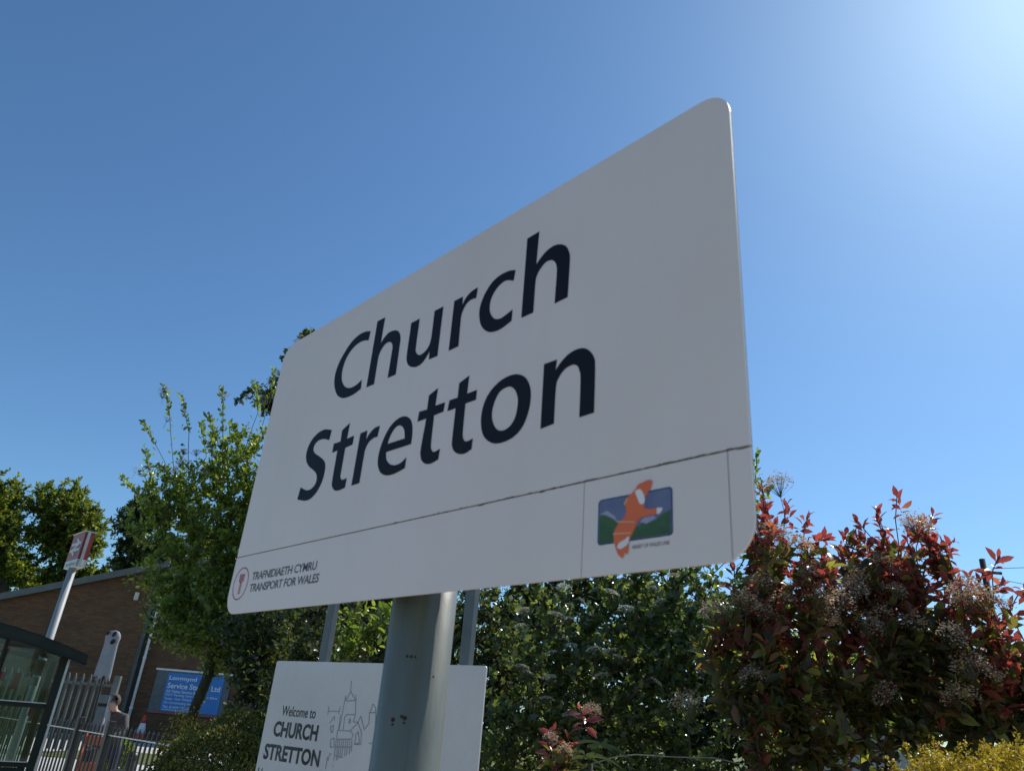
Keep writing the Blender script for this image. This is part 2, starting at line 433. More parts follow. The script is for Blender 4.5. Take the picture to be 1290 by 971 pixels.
def rounded(x0, y0, x1, y1, radii, n=8):
    """Corner order: bottom-left, bottom-right, top-right, top-left (counter-clockwise)."""
    P = []
    for (cx, cy, sx, sy, a0), r in zip(((x0, y0, 1, 1, 180), (x1, y0, -1, 1, 270), (x1, y1, -1, -1, 0), (x0, y1, 1, -1, 90)), radii):
        if r <= 0: P.append((cx, cy)); continue
        for i in range(n + 1):
            a = math.radians(a0 + 90 * i / n)
            P.append((cx + sx * r + r * math.cos(a), cy + sy * r + r * math.sin(a)))
    return P

X3, Y3, Z3 = np.array([1.0, 0, 0]), np.array([0, 1.0, 0]), np.array([0, 0, 1.0])
def frame_at(o, az):
    return (np.asarray(o, float), np.array([math.cos(az), math.sin(az), 0]), np.array([-math.sin(az), math.cos(az), 0]), Z3)

# ------------------------------------------------------------------ the ground
def sheet(name, x0, y0, x1, y1, z, mat):
    o = obj(name, make_mesh(name, [(x0, y0, z), (x1, y0, z), (x1, y1, z), (x0, y1, z)], [(0, 1, 2, 3)], mat))
    o['kind'] = 'structure'
    return o
sheet('ground', -2500, -2500, 2500, 2500, 0.0, M['turf'])
prof_ = [(8.6, 0.008), (12.9, 0.008), (15.0, 0.42), (27.0, 0.45)]     # the yard rises a little towards the building
fo = obj('forecourt', make_mesh('forecourt', [(x, y, z) for y, z in prof_ for x in (-45, -1.0)], [(2 * i, 2 * i + 1, 2 * i + 3, 2 * i + 2) for i in range(3)], M['concrete'])); fo['kind'] = 'structure'
MB().add([(-1.0, 12.9, 0.0), (-1.0, 27, 0.0), (-1.0, 27, 0.45), (-1.0, 15, 0.42)], [(0, 1, 2, 3)]).build('retaining_edge', M['concrete'])['kind'] = 'structure'
sheet('bounce_path', -12, -7, 14, 3.1, 0.012, M['bounce_paving'])  # unseen ground, added in buff to bounce warm light onto the sign
sheet('planting_bed', -4.6, 3.3, 12, 8.55, 0.006, M['soil'])
kb = MB().box((-4.6, 3.1, 0.0), (12, 3.22, 0.13)).build('kerb', M['concrete'], bevel=0.01); kb['kind'] = 'structure'
vg = MB()
rv = np.random.default_rng(2)
nx, ny = 30, 10
VV = [(-9.3 + 4.0 * i / nx, 16.9 + 1.6 * j / ny, 0.425 + 0.16 * math.sin(math.pi * j / ny) * math.sin(math.pi * min(max(i / nx, 0.02), 0.98)) + 0.02 * rv.random()) for j in range(ny + 1) for i in range(nx + 1)]
FF = [(j * (nx + 1) + i, j * (nx + 1) + i + 1, (j + 1) * (nx + 1) + i + 1, (j + 1) * (nx + 1) + i) for j in range(ny) for i in range(nx)]
o = obj('grass_verge', make_mesh('grass_verge', VV, FF, M['turf'], True)); o['kind'] = 'structure'

# ------------------------------------------------------------------ brick works building
BY = 26.0
bld = thing('brick_building', (-14, BY, 0), 'brown brick garage building with shallow pitched roof behind the palisade fence', 'building')
xg0, xg1 = -26.0, -11.45
def roof_z(x): return 4.307 + (x + 16.475) * 0.2932
wall = MB().prism([(xg0, 0), (xg1, 0), (xg1, roof_z(xg1) - 0.12), (xg0, roof_z(xg0) - 0.12)], 0.0, 0.35, (np.array([0, BY, 0]), X3, Y3, Z3))
wall.build('wall', M['brick'], bld)
MB().box((xg1, BY + 0.18, 0), (-3.0, BY + 0.5, 4.05)).build('wall', M['brick'], bld)
MB().box((xg1 - 0.35, BY + 0.36, 0), (xg1 - 0.002, BY + 13, 5.6)).build('wall', M['brick'], bld)
# verge board following the roof slope, roof sheet behind it
fr = (np.array([0, BY, 0]), X3, Y3, Z3)
sl = [(xg0, roof_z(xg0) - 0.16), (xg1 + 0.35, roof_z(xg1 + 0.35) - 0.16), (xg1 + 0.35, roof_z(xg1 + 0.35) + 0.06), (xg0, roof_z(xg0) + 0.06)]
MB().prism(sl, -0.28, -0.2, fr).build('verge_board', M['fascia'], bld)
sl2 = [(xg0, roof_z(xg0) - 0.06), (xg1 + 0.35, roof_z(xg1 + 0.35) - 0.06), (xg1 + 0.35, roof_z(xg1 + 0.35) + 0.02), (xg0, roof_z(xg0) + 0.02)]
MB().prism(sl2, -0.198, 13, fr).build('roof', M['roofing'], bld)
# profiled cladding over the lower brick wall, each board its own
cl0 = MB().box((0, 0, 0), (0.19, 0.05, 1.9)).add([(0.05, -0.03, 0.002), (0.14, -0.03, 0.002), (0.14, -0.03, 1.898), (0.05, -0.03, 1.898), (0.02, 0.001, 0.002), (0.17, 0.001, 0.002), (0.17, 0.001, 1.898), (0.02, 0.001, 1.898)],
     [(0, 1, 2, 3), (4, 0, 3, 7), (1, 5, 6, 2), (3, 2, 6, 7), (4, 5, 1, 0)])
cme = make_mesh('cladding_board', cl0.v, cl0.f, M['cladding'])
for i in range(42):
    b = obj('cladding_board', cme, bld); b.location = (xg1 + 0.14 + i * 0.2, BY + 0.16, 4.06)
MB().box((xg1 + 0.1, BY + 0.22, 4.06), (-3.0, BY + 0.5, 5.95)).build('wall', M['cladding'], bld)
MB().box((xg1 + 0.36, BY - 0.02, 5.97), (-3.0, BY + 8, 6.12)).build('roof', M['roofing'], bld)
# added dark strip standing in for the shadow at the wall's corner, and the pale downpipe with its offset
MB().box((xg1 - 0.02, BY - 0.06, 0), (xg1 + 0.10, BY + 0.17, 5.7)).build('corner_post', M['cladding'], bld)
pp = [at(193, 716, BY - 0.12), at(194, 727, BY - 0.12), at(205, 734, BY - 0.1), at(205.5, 742, BY - 0.1)]
pt = pp[-1]
MB().tube([pp[0], pp[1], pp[2], pt, (pt[0], pt[1], 0.5)], 0.045, 8).build('downpipe', M['pvc'], bld, True)
for z in (1.3, 2.8, 4.2):
    MB().tube([(pt[0], pt[1], z), (pt[0], pt[1], z + 0.06)], 0.058, 8).build('pipe_bracket', M['pvc'], bld)
p = at(173, 751, BY)
ab = MB().box((p[0] - 0.07, BY - 0.09, p[2] - 0.13), (p[0] + 0.07, BY - 0.002, p[2] + 0.13)).build('alarm_box', M['box_cream'], bld, bevel=0.02)

# blue garage board on its grey surround
fb = (np.array([0, BY + 0.18, 0]), X3, Y3, Z3)
gb = thing('garage_board', (-9.5, BY, 1.3), 'blue garage name board with white lettering on the brick wall', 'sign')
MB().prism(rounded(-10.72, 1.28, -8.28, 2.50, (0, 0, 0, 0)), -0.05, -0.002, fb).build('surround', M['board_grey'], gb)
MB().prism(rounded(-10.76, 2.502, -8.24, 2.56, (0, 0, 0, 0)), -0.09, -0.002, fb).build('top_trim', M['pvc'], gb)
MB().prism(rounded(-10.72, 1.24, -8.28, 1.278, (0, 0, 0, 0)), -0.07, -0.002, fb).build('bottom_trim', M['rail_red'], gb)
MB().prism(rounded(-10.33, 1.315, -8.5, 2.455, (0, 0, 0, 0)), -0.075, -0.052, fb).build('board', M['board_blue'], gb)
board_ = [q for q in gb.children if q.name.startswith('board')][-1]
bx = -10.33
for body, x0, x1, y0, y1, bold in (('Longmynd', 0.06, 0.95, 2.20, 2.36, 0.02), ('Service Station Ltd', 0.06, 1.76, 1.99, 2.15, 0.02),
                                   ('All Makes Service & Cars', 0.06, 1.25, 1.86, 1.945, 0.012), ('MOT Testing Cars LCV Motor Bikes', 0.06, 1.74, 1.745, 1.83, 0.012),
                                   ('Tyres - Four Wheel Alignment', 0.06, 1.38, 1.63, 1.715, 0.012), ('Air Conditioning Service', 0.06, 1.12, 1.515, 1.60, 0.012),
                                   ('Tel: 01694 722023', 0.06, 0.98, 1.40, 1.475, 0.012), ('www.longmyndservice', 0.06, 1.12, 1.325, 1.385, 0.012)):
    lettering('lettering', body, fb, bx + x0, bx + x1, y0, y1, M['board_text'], board_, 0.0765, bold, ref='Lh' if 'g' not in body else None)
gp = thing('green_board', at(233, 752, BY), 'small dark green board on the cladding, half hidden by leaves', 'sign')
a, b = at(218, 730, BY - 0.05), at(262, 756, BY - 0.05)
MB().prism(rounded(a[0], b[2], b[0], a[2], (0, 0, 0, 0)), 0.06, 0.10, fr).build('board', M['green_board'], gp)
lettering('lettering', 'Fr', fr, a[0] + 0.35, a[0] + 0.62, b[2] + 0.22, b[2] + 0.48, M['board_text'], gp, -0.0585)

# ------------------------------------------------------------------ palisade fence
PY = 18.0
pal = thing('palisade_fence', (-10, PY, 0), 'grey steel palisade fence with pointed pales before the brick building', 'fence')
w, hgt = 0.035, 2.03
pr = MB()
prof = [(-w, 0.0), (-w * 0.55, -0.022), (-w * 0.2, -0.006), (w * 0.2, -0.006), (w * 0.55, -0.022), (w, 0.0)]
Vp = []
for z, sc in ((0.50, 1.0), (hgt - 0.10, 1.0), (hgt, 0.16)):
    Vp += [(x * sc, y, z) for x, y in prof] + [(x * sc, y + 0.004, z) for x, y in reversed(prof)]
n = len(prof) * 2
Fp = [(r * n + j, r * n + (j + 1) % n, (r + 1) * n + (j + 1) % n, (r + 1) * n + j) for r in range(2) for j in range(n)]
pme = make_mesh('pale', Vp, Fp, M['palisade'])
pxs = np.arange(-14.6, -8.40, 0.148)
for x in pxs:
    q = obj('pale', pme, pal); q.location = (x, PY, 0); q.rotation_euler = (0, 0.012 * math.sin(x * 7), 0)
for z in (0.72, 1.80):
    MB().box((-14.7, PY + 0.008, z), (-8.15, PY + 0.05, z + 0.06)).build('rail', M['palisade'], pal)
for x in (-14.6, -11.9, -8.27):
    MB().box((x, PY + 0.052 if x < -9 else PY - 0.05, 0), (x + 0.13, PY + 0.15 if x < -9 else PY + 0.05, 2.04)).build('post', M['palisade'], pal, bevel=0.006)

# ------------------------------------------------------------------ hung ghost figure
gt, gbm = at(145, 793, 17.8), at(129, 850, 17.8)
gh = thing('ghost_figure', (gbm[0], 17.8, 0), 'pale draped ghost figure with dark eye holes above the palisade fence', 'decoration')
rg = np.random.default_rng(5)
k = 22
prof = [(0.0, 0.02), (0.03, 0.10), (0.08, 0.15), (0.16, 0.17), (0.26, 0.155), (0.34, 0.15), (0.5, 0.155), (0.65, 0.16), (0.8, 0.165), (0.92, 0.17), (1.0, 0.172)]
Vg, Fg = [], []
for i, (t, r) in enumerate(prof):
    c = gt + (gbm - gt) * t
    for j in range(k):
        a = 2 * math.pi * j / k
        fold = 1 + 0.10 * t * math.sin(a * 5 + 1.3) + 0.05 * t * math.sin(a * 9)
        dz = -0.02 * rg.random() if i < len(prof) - 1 else -0.16 * rg.random() * (1 if j % 3 else 1.6)
        Vg.append((c[0] + r * fold * math.cos(a), c[1] + 0.55 * r * fold * math.sin(a), c[2] + dz))
for i in range(len(prof) - 1):
    for j in range(k): Fg.append((i * k + j, i * k + (j + 1) % k, (i + 1) * k + (j + 1) % k, (i + 1) * k + j))
Fg.append(tuple(range(k)))
gsheet = obj('sheet', make_mesh('sheet', Vg, Fg, M['sheet'], True), gh)
for px, py, rx, rz in ((146.5, 799, 0.035, 0.06), (138.5, 797.5, 0.02, 0.045), (144.5, 808.5, 0.05, 0.055)):
    c = at(px, py, 17.8)
    MB().add([(c[0] + rx * math.cos(a) + 0.35 * rz * math.sin(a), 17.8 - 0.105 + 0.0 * a, c[2] + rz * math.sin(a)) for a in np.arange(12) * math.pi / 6] +
             [(c[0] + rx * math.cos(a) + 0.35 * rz * math.sin(a), 17.8 - 0.06, c[2] + rz * math.sin(a)) for a in np.arange(12) * math.pi / 6],
             [tuple(range(12))] + [(i, i + 12, (i + 1) % 12 + 12, (i + 1) % 12) for i in range(12)]).build('eye_hole' if py < 805 else 'mouth_hole', M['black'], gsheet)
MB().tube([(gt[0], 17.83, gt[2] - 0.1), (gbm[0] + 0.05, 17.88, 0.0)], 0.02, 8).build('support_pole', M['wood_pole'], gh)

# ------------------------------------------------------------------ black railings
FA, FB = np.array([-6.6425, 12.7]), np.array([-3.8581, 10.1])
fd = (FB - FA) / np.linalg.norm(FB - FA)
f0 = FA - fd * 2.4; flen = np.linalg.norm(FB - FA) + 2.4 + 2.0
faz = math.atan2(fd[1], fd[0])
rail = thing('railing_fence', (FA[0], FA[1], 0), 'low black railing fence with spiked bars across the forecourt', 'fence')
ffr = frame_at((f0[0], f0[1], 0), faz)
bar = MB().box((-0.011, -0.011, 0.1), (0.011, 0.011, 1.24))
bar.add([(-0.014, -0.014, 1.241), (0.014, -0.014, 1.241), (0.014, 0.014, 1.241), (-0.014, 0.014, 1.241), (0, 0, 1.29)], [(0, 1, 4), (1, 2, 4), (2, 3, 4), (3, 0, 4), (3, 2, 1, 0)])
bme = make_mesh('bar', bar.v, bar.f, M['rail_black'])
for s in np.arange(0.03, flen, 0.128):
    q = obj('bar', bme, rail); q.location = (f0[0] + fd[0] * s, f0[1] + fd[1] * s, 0); q.rotation_euler = (0, 0, faz)
for z in (0.16, 1.15):
    MB().box((0, -0.02, z), (flen, 0.02, z + 0.012), ffr).build('rail', M['alu'] if z > 1 else M['rail_black'], rail)
for px in (100, 138):
    # post nearest to the column px shows
    ss = np.linspace(0, flen, 400); P = np.stack([f0[0] + fd[0] * ss, f0[1] + fd[1] * ss, np.full(400, 1.2)], 1) - CAM
    xx = 645 + FPX * (P @ _R) / (P @ _F); s = ss[np.argmin(abs(xx - px))]
    MB().box((s - 0.04, -0.045, 0), (s + 0.04, 0.045, 1.33), ffr).build('post', M['rail_black'], rail, bevel=0.008)

# bollards: an ochre domed one near, a black one beyond the railings
p = at(150, 968, 8.0)
bl = thing('bollard', (p[0], p[1], 0), 'ochre dome topped bollard in front of the black railings', 'bollard')
MB().lathe([(0.09, 0), (0.09, p[2] - 0.16), (0.08, p[2] - 0.15)], (p[0], p[1], 0), 20).build('shaft', M['rail_black'], bl, True)
MB().lathe([(0.115, p[2] - 0.149), (0.12, p[2] - 0.10), (0.105, p[2] - 0.05), (0.07, p[2] - 0.015), (0.01, p[2])], (p[0], p[1], 0), 20).build('cap', M['ochre'], bl, True)
p = at(169, 946, 12.6)
bl = thing('bollard', (p[0], p[1], 0), 'black bollard with rounded collar behind the railings, below the traffic cone', 'bollard')
MB().lathe([(0.07, 0), (0.06, p[2] - 0.12), (0.06, p[2] - 0.10)], (p[0], p[1], 0), 14).build('shaft', M['rail_black'], bl, True)
MB().lathe([(0.085, p[2] - 0.099), (0.095, p[2] - 0.06), (0.06, p[2] - 0.01), (0.01, p[2] + 0.01)], (p[0], p[1], 0), 14).build('cap', M['rail_black'], bl, True)

# ------------------------------------------------------------------ traffic cone
p = at(183, 900, 24.6)
cn = thing('traffic_cone', (p[0], p[1], 0.45), 'red and white traffic cone by the brick wall', 'cone')
H = p[2]
def cr(z): return 0.035 + (0.17 - 0.035) * (H - z) / (H - 0.45)
base = MB().box((p[0] - 0.24, p[1] - 0.24, 0.445), (p[0] + 0.24, p[1] + 0.24, 0.49)); base.build('base', M['rubber'], cn, bevel=0.02)
for z0, z1, mt, nm in ((0.49, 0.68, 'cone_red', 'lower_body'), (0.68, 0.96, 'cone_white', 'reflective_sleeve'), (0.96, H, 'cone_red', 'upper_body')):
    MB().lathe([(cr(z0), z0), (cr(z1), z1)], (p[0], p[1], 0), 18).build(nm, M[mt], cn, True)

# ------------------------------------------------------------------ grey machine, orange barrier, person
p = at(128, 905, 12.8)
top = at(131, 875, 12.8)
mc = thing('ticket_machine', (p[0], p[1], 0), 'slim grey machine cabinet with pale edges beside the person', 'machine')
mfr = frame_at((p[0], p[1], 0), math.radians(-14))
MB().box((-0.085, -0.07, 0.95), (0.085, 0.07, top[2] - 0.16), mfr).build('cabinet', M['machine'], mc, bevel=0.01)
cab_ = mc.children[-1]
MB().box((-0.075, -0.06, top[2] - 0.158), (0.075, 0.06, top[2] - 0.12), mfr).build('neck', M['rubber'], mc)
MB().box((-0.09, -0.075, top[2] - 0.118), (0.09, 0.075, top[2]), mfr).build('head', M['machine'], mc, bevel=0.012)
MB().box((0.0865, -0.072, 0.95), (0.105, 0.072, top[2] + 0.004), mfr).build('edge_trim', M['machine_trim'], mc)
MB().box((-0.08, -0.065, 0.008), (0.08, 0.065, 0.948), mfr).build('pedestal', M['rubber'], mc)
for i in range(6):
    for j in range(3):
        if (i + j) % 2 == 0:
            MB().box((-0.06 + i * 0.024, -0.0665, 0.86 + j * 0.024), (-0.06 + i * 0.024 + 0.023, -0.0655, 0.86 + j * 0.024 + 0.023), mfr).build('check_square', M['machine_trim'], cab_)
p = at(126, 915, 12.5)
ob = thing('barrier', (p[0], p[1], 0), 'low orange plastic barrier behind the railings at the person\'s feet', 'barrier')
ofr = frame_at((p[0], p[1], 0), math.radians(-20))
for x in (-0.22, 0.19): MB().box((x, -0.03, 0.008), (x + 0.04, 0.03, 1.10), ofr).build('upright', M['orange'], ob)
for z in (0.25, 0.6, 0.95): MB().box((-0.179, -0.02, z), (0.189, 0.02, z + 0.12), ofr).build('rail', M['orange'], ob, bevel=0.008)
for x in (-0.2, 0.21): MB().box((x - 0.05, -0.2, 0.008), (x + 0.05, 0.2, 0.05), ofr).add([], []).build('foot', M['rubber'], ob)

def skin_body(joints, edges, radii, root=0, sub=2):
    me = bpy.data.meshes.new('body'); me.from_pydata([tuple(map(float, j)) for j in joints], edges, [])
    o = bpy.data.objects.new('tmp_body', me); col.objects.link(o)
    o.modifiers.new('skin', 'SKIN'); s = o.modifiers.new('sub', 'SUBSURF'); s.levels = sub; s.render_levels = sub
    for i, v in enumerate(me.skin_vertices[0].data):
        r = radii[i]; v.radius = r if hasattr(r, '__len__') else (r, r); v.use_root = (i == root)
    dg = bpy.context.evaluated_depsgraph_get()
    m2 = bpy.data.meshes.new_from_object(o.evaluated_get(dg)); bpy.data.objects.remove(o)
    m2.polygons.foreach_set('use_smooth', [True] * len(m2.polygons))
    return m2
pc = at(150, 905, 13.1)
per = thing('person', (pc[0], pc[1], 0), 'person in grey jumper and navy trousers bending forward behind the railings', 'person')
J = [(0, 0, .86), (0, -.04, 1.02), (0, -.12, 1.20), (0, -.20, 1.33), (0, -.25, 1.40), (-.02, -.31, 1.47), (-.02, -.34, 1.56),
     (.17, -.19, 1.32), (.27, -.28, 1.10), (.14, -.46, 1.06), (-.17, -.19, 1.32), (-.30, -.26, 1.12), (-.20, -.44, 1.00),
     (.095, .02, .80), (.11, -.04, .47), (.11, .03, .10), (.12, -.13, .05), (-.095, .02, .80), (-.11, -.03, .47), (-.11, .04, .10), (-.12, -.12, .05),
     (.09, -.53, 1.05), (-.16, -.52, 0.97)]
E_ = [(0, 1), (1, 2), (2, 3), (3, 4), (4, 5), (5, 6), (3, 7), (7, 8), (8, 9), (3, 10), (10, 11), (11, 12), (0, 13), (13, 14), (14, 15), (15, 16), (0, 17), (17, 18), (18, 19), (19, 20), (9, 21), (12, 22)]
Rr = [(.15, .11), (.145, .10), (.16, .11), (.14, .10), .055, .075, .085, .075, .055, .038, .075, .055, .038, .09, .062, .045, .04, .09, .062, .045, .04, .03, .03]
bm_ = skin_body([np.array(j) + [pc[0], pc[1], 0.02] for j in J], E_, Rr)
for mm in ('jumper', 'jeans', 'skin', 'shoe'): bm_.materials.append(M[mm])
for pl in bm_.polygons:
    c = pl.center; lz = c.z - 0.02; ly = c.y - pc[1]
    pl.material_index = 3 if lz < 0.09 else 1 if lz < 0.93 and ly > -0.25 else 2 if (lz > 1.40 and ly < -0.2) or ly < -0.47 else 0
body_ = obj('body', bm_, per)
hd = np.array([-.02, -.34, 1.55]) + [pc[0], pc[1], 0.02]
hv = bmesh.new(); bmesh.ops.create_icosphere(hv, subdivisions=3, radius=0.105)
for v in hv.verts:
    v.co.y = v.co.y * 1.05 + 0.02; v.co.z *= 1.02
bmesh.ops.delete(hv, geom=[v for v in hv.verts if v.co.y < -0.045 and v.co.z < 0.055 or v.co.z < -0.06], context='VERTS')
for v in hv.verts: v.co += Vector(hd)
hm = bpy.data.meshes.new('hair'); hv.to_mesh(hm); hv.free(); hm.materials.append(M['hair']); hm.polygons.foreach_set('use_smooth', [True] * len(hm.polygons))
obj('hair', hm, body_)

# ------------------------------------------------------------------ bus shelter
SY = 7.0
sh = thing('shelter', (-3.63, SY, 0), 'dark green glazed shelter with curved roof at the left edge', 'shelter')
xc, aw, z0, rise = -4.80, 1.28, 1.86, 0.20
def arch(x): return z0 + rise * (1 - ((x - xc) / aw) ** 2)
xs = np.linspace(xc - aw, xc + aw, 21)
lower = [(x, arch(x)) for x in xs]; upper = [(x, arch(x) + 0.075 + 0.025 * (1 - ((x - xc) / aw) ** 2)) for x in xs[::-1]]
sfr = (np.array([0, SY, 0]), X3, Y3, Z3)
for y0, y1, nm, mt, dz in ((-0.10, -0.04, 'roof_fascia', 'shelter_green', 0.0), (-0.04, 1.75, 'roof', 'shelter_roof', 0.012)):
    m = MB(); P = [(x, z - (dz if nm == 'roof' else 0) * -1) for x, z in lower + upper]
    for i in range(20):
        q = [P[i], P[i + 1], P[40 - i], P[41 - i]]
        m.prism(q, y0, y1, sfr)
    m.build(nm, M[mt], sh)
MB().tube([(x, SY - 0.105, arch(x) + 0.006) for x in xs], 0.008, 6).build('roof_bead', M['rubber'], sh)
for x in (-5.95, -3.72):
    for y in (SY, SY + 1.55):
        MB().box((x, y, 0), (x + 0.055, y + 0.055, arch(x + 0.03) + 0.01)).build('post', M['shelter_green'], sh, bevel=0.006)
MB().box((-3.66, SY - 0.012, 0.02), (-3.642, SY + 0.03, 1.915)).build('edge_strip', M['alu'], sh)
for x in (-4.16, -4.72, -5.3):
    MB().box((x, SY + 0.01, 0.3), (x + 0.028, SY + 0.055, arch(x) + 0.004)).build('mullion', M['shelter_green'], sh)
for z in (1.055, 1.50):
    MB().box((-5.88, SY + 0.012, z), (-3.722, SY + 0.052, z + 0.035)).build('rail', M['shelter_green'], sh)
    MB().box((-5.88, SY + 0.004, z + 0.036), (-3.722, SY + 0.02, z + 0.044)).build('rail_bead', M['alu'], sh)
xm = [-5.88, -5.3, -4.72, -4.16, -3.722]
for i in range(4):
    xa, xb = xm[i] + (0.045 if i else 0), xm[i + 1]
    for za, zb in ((1.10, 1.499), (1.545, arch((xa + xb) / 2) - 0.01)):
        MB().box((xa + 0.004, SY + 0.028, za), (xb - 0.004, SY + 0.034, zb)).build('pane', M['glass'], sh)
    MB().box((xa + 0.004, SY + 0.024, 0.3), (xb - 0.004, SY + 0.04, 1.05)).build('lower_panel', M['shelter_green'], sh)
for i in range(4):
    xa, xb = xm[i] + 0.04, xm[i + 1]
    MB().box((xa, SY + 1.58, 0.3), (xb, SY + 1.586, 1.98)).build('pane', M['glass'], sh)
    MB().box((xm[i], SY + 1.57, 0.25), (xm[i] + 0.035, SY + 1.6, 1.99)).build('mullion', M['shelter_green'], sh)
for i in range(5):
    MB().box((-5.7, SY + 1.0 + i * 0.085, 0.52), (-3.9, SY + 1.07 + i * 0.085, 0.55)).build('bench_slat', M['timber'], sh)
for x in (-5.4, -4.2): MB().box((x, SY + 1.02, 0.0), (x + 0.05, SY + 1.40, 0.518)).build('bench_leg', M['shelter_green'], sh)
for (px, py, wpx, hpx, mt) in ((20, 857, 6, 15, 'sticker_red'), (41, 894, 6, 11, 'sticker_red'), (2, 851, 6, 8, 'sticker_red'), (36, 839, 6, 13, 'paper'), (48.5, 840, 9, 14, 'paper'), (58, 842, 9, 15, 'paper'), (42, 858, 8, 8, 'paper'), (29, 866, 5, 14, 'paper')):
    ca, sa = math.cos(math.radians(-31)), math.sin(math.radians(-31))
    rot = lambda v: np.array([ca * v[0] - sa * v[1], sa * v[0] + ca * v[1], v[2]])
    pv = np.array([-3.63, SY, 0]); c0 = rot(CAM - pv) + pv; dr = rot(ray(px, py)); c = c0 + dr * ((SY + 1.566 - c0[1]) / dr[1]); k2 = np.linalg.norm(c - c0) / FPX
    MB().box((c[0] - wpx * k2 / 2, SY + 1.566, c[2] - hpx * k2 / 2), (c[0] + wpx * k2 / 2, SY + 1.569, c[2] + hpx * k2 / 2)).build('sticker' if mt == 'sticker_red' else 'notice', M[mt], sh)

sh.rotation_euler = (0, 0, math.radians(31))      # turned so that its open side faces away

# ------------------------------------------------------------------ railway sign on its pole
RY = 10.0
rb = at(91.5, 716, RY)
rs = thing('rail_sign', (rb[0], RY, 0), 'red railway sign box with white double arrow on grey pole', 'sign')
MB().tube([(rb[0] - 0.02, RY, 0), (rb[0], RY, rb[2] + 0.03)], 0.048, 16).build('pole', M['pole_pale'], rs, True)
raz = math.radians(-47)          # the face looks left, its edge towards the camera
rfr = frame_at((rb[0] + 0.01, RY + 0.01, rb[2]), raz)
hw, th = 0.25, 0.06
MB().box((-hw, -th, 0.006), (hw, th, 0.10), rfr).build('base_panel', M['rail_white'], rs)
MB().box((-hw, -th + 0.002, 0.102), (hw, th - 0.002, 0.45), rfr).build('box', M['rail_red'], rs)
rbox_ = [q for q in rs.children if q.name.startswith('box')][-1]
MB().box((-hw - 0.01, -th - 0.012, 0.452), (hw + 0.012, th + 0.012, 0.467), rfr).build('cap', M['rail_white'], rs)
MB().box((hw + 0.0005, -0.03, 0.004), (hw + 0.014, 0.004, 0.45), rfr).build('corner_trim', M['rail_white'], rs)
# double arrow: two bars and the zig-zag between them, on the face
def stroke(pts, wdt):
    out = []
    for (x1, y1), (x2, y2) in zip(pts[:-1], pts[1:]):
        d = np.array([x2 - x1, y2 - y1]); d /= np.linalg.norm(d); nn = np.array([-d[1], d[0]]) * wdt / 2
        out.append([np.array([x1, y1]) + nn, np.array([x2, y2]) + nn, np.array([x2, y2]) - nn, np.array([x1, y1]) - nn])
    return out
am = MB(); lf = 0
for pts in ([(-0.20, 0.315), (0.20, 0.315)], [(-0.20, 0.232), (0.20, 0.232)], [(-0.025, 0.385), (0.115, 0.318)], [(0.115, 0.312), (-0.115, 0.235)], [(-0.115, 0.229), (0.025, 0.162)]):
    for q in stroke(pts, 0.036):
        V = np.array([[a[0], a[1], 0] for a in q]); lf += 0.0004
        am.add(*put(V, [(3, 2, 1, 0)], rfr, th + 0.001 + lf))
am.build('double_arrow', M['rail_white'], rbox_)
lettering('lettering', 'Church Stretton', rfr, -0.20, 0.20, 0.03, 0.07, M['text_grey'], rs, th + 0.002, ref='Ch')

# ------------------------------------------------------------------ welcome board
WT = np.array([-0.9531, 3.588, 1.65 + 0.1962])
waz = -0.68871
wfr = frame_at(WT, waz); WW = 1.2273
wb = thing('welcome_board', (WT[0] + 0.45, WT[1] - 0.37, 0), 'white welcome board with church drawing on two grey posts', 'sign')
MB().prism(rounded(0, -0.92, WW, 0, (0.01,) * 4, 3), 0.0, 0.006, wfr).build('panel', M['panel_white'], wb)
wpan_ = [q for q in wb.children if q.name.startswith('panel')][-1]
for x in (0.243, 1.060):
    MB().box((x + 0.006, 0.03, -WT[2]), (x + 0.052, 0.062, 0.78), wfr).build('post', M['galv'], wb, bevel=0.004)
    wpost_ = [q for q in bpy.data.objects if q.parent == wb and q.name.startswith('post')][-1]
    MB().box((x - 0.004, 0.027, 0.781), (x + 0.062, 0.079, 0.79), wfr).build('post_cap', M['rubber'], wpost_)
for z in (-0.12, -0.75):
    MB().box((0.05, 0.0065, z - 0.02), (WW - 0.05, 0.0295, z + 0.02), wfr).build('rear_rail', M['galv'], wb)
lettering('lettering', 'Welcome to', wfr, 0.108, 0.335, -0.221, -0.181, M['print_dark'], wpan_, 0.001, 0.008, ref='Wl')
lettering('lettering', 'CHURCH', wfr, 0.073, 0.369, -0.304, -0.243, M['print_dark'], wpan_, 0.001, 0.035)
lettering('lettering', 'STRETTON', wfr, 0.036, 0.408, -0.394, -0.333, M['print_dark'], wpan_, 0.001, 0.035)
lettering('lettering', 'H', wfr, 0.02, 0.05, -0.468, -0.428, M['print_dark'], wpan_, 0.001, 0.01)
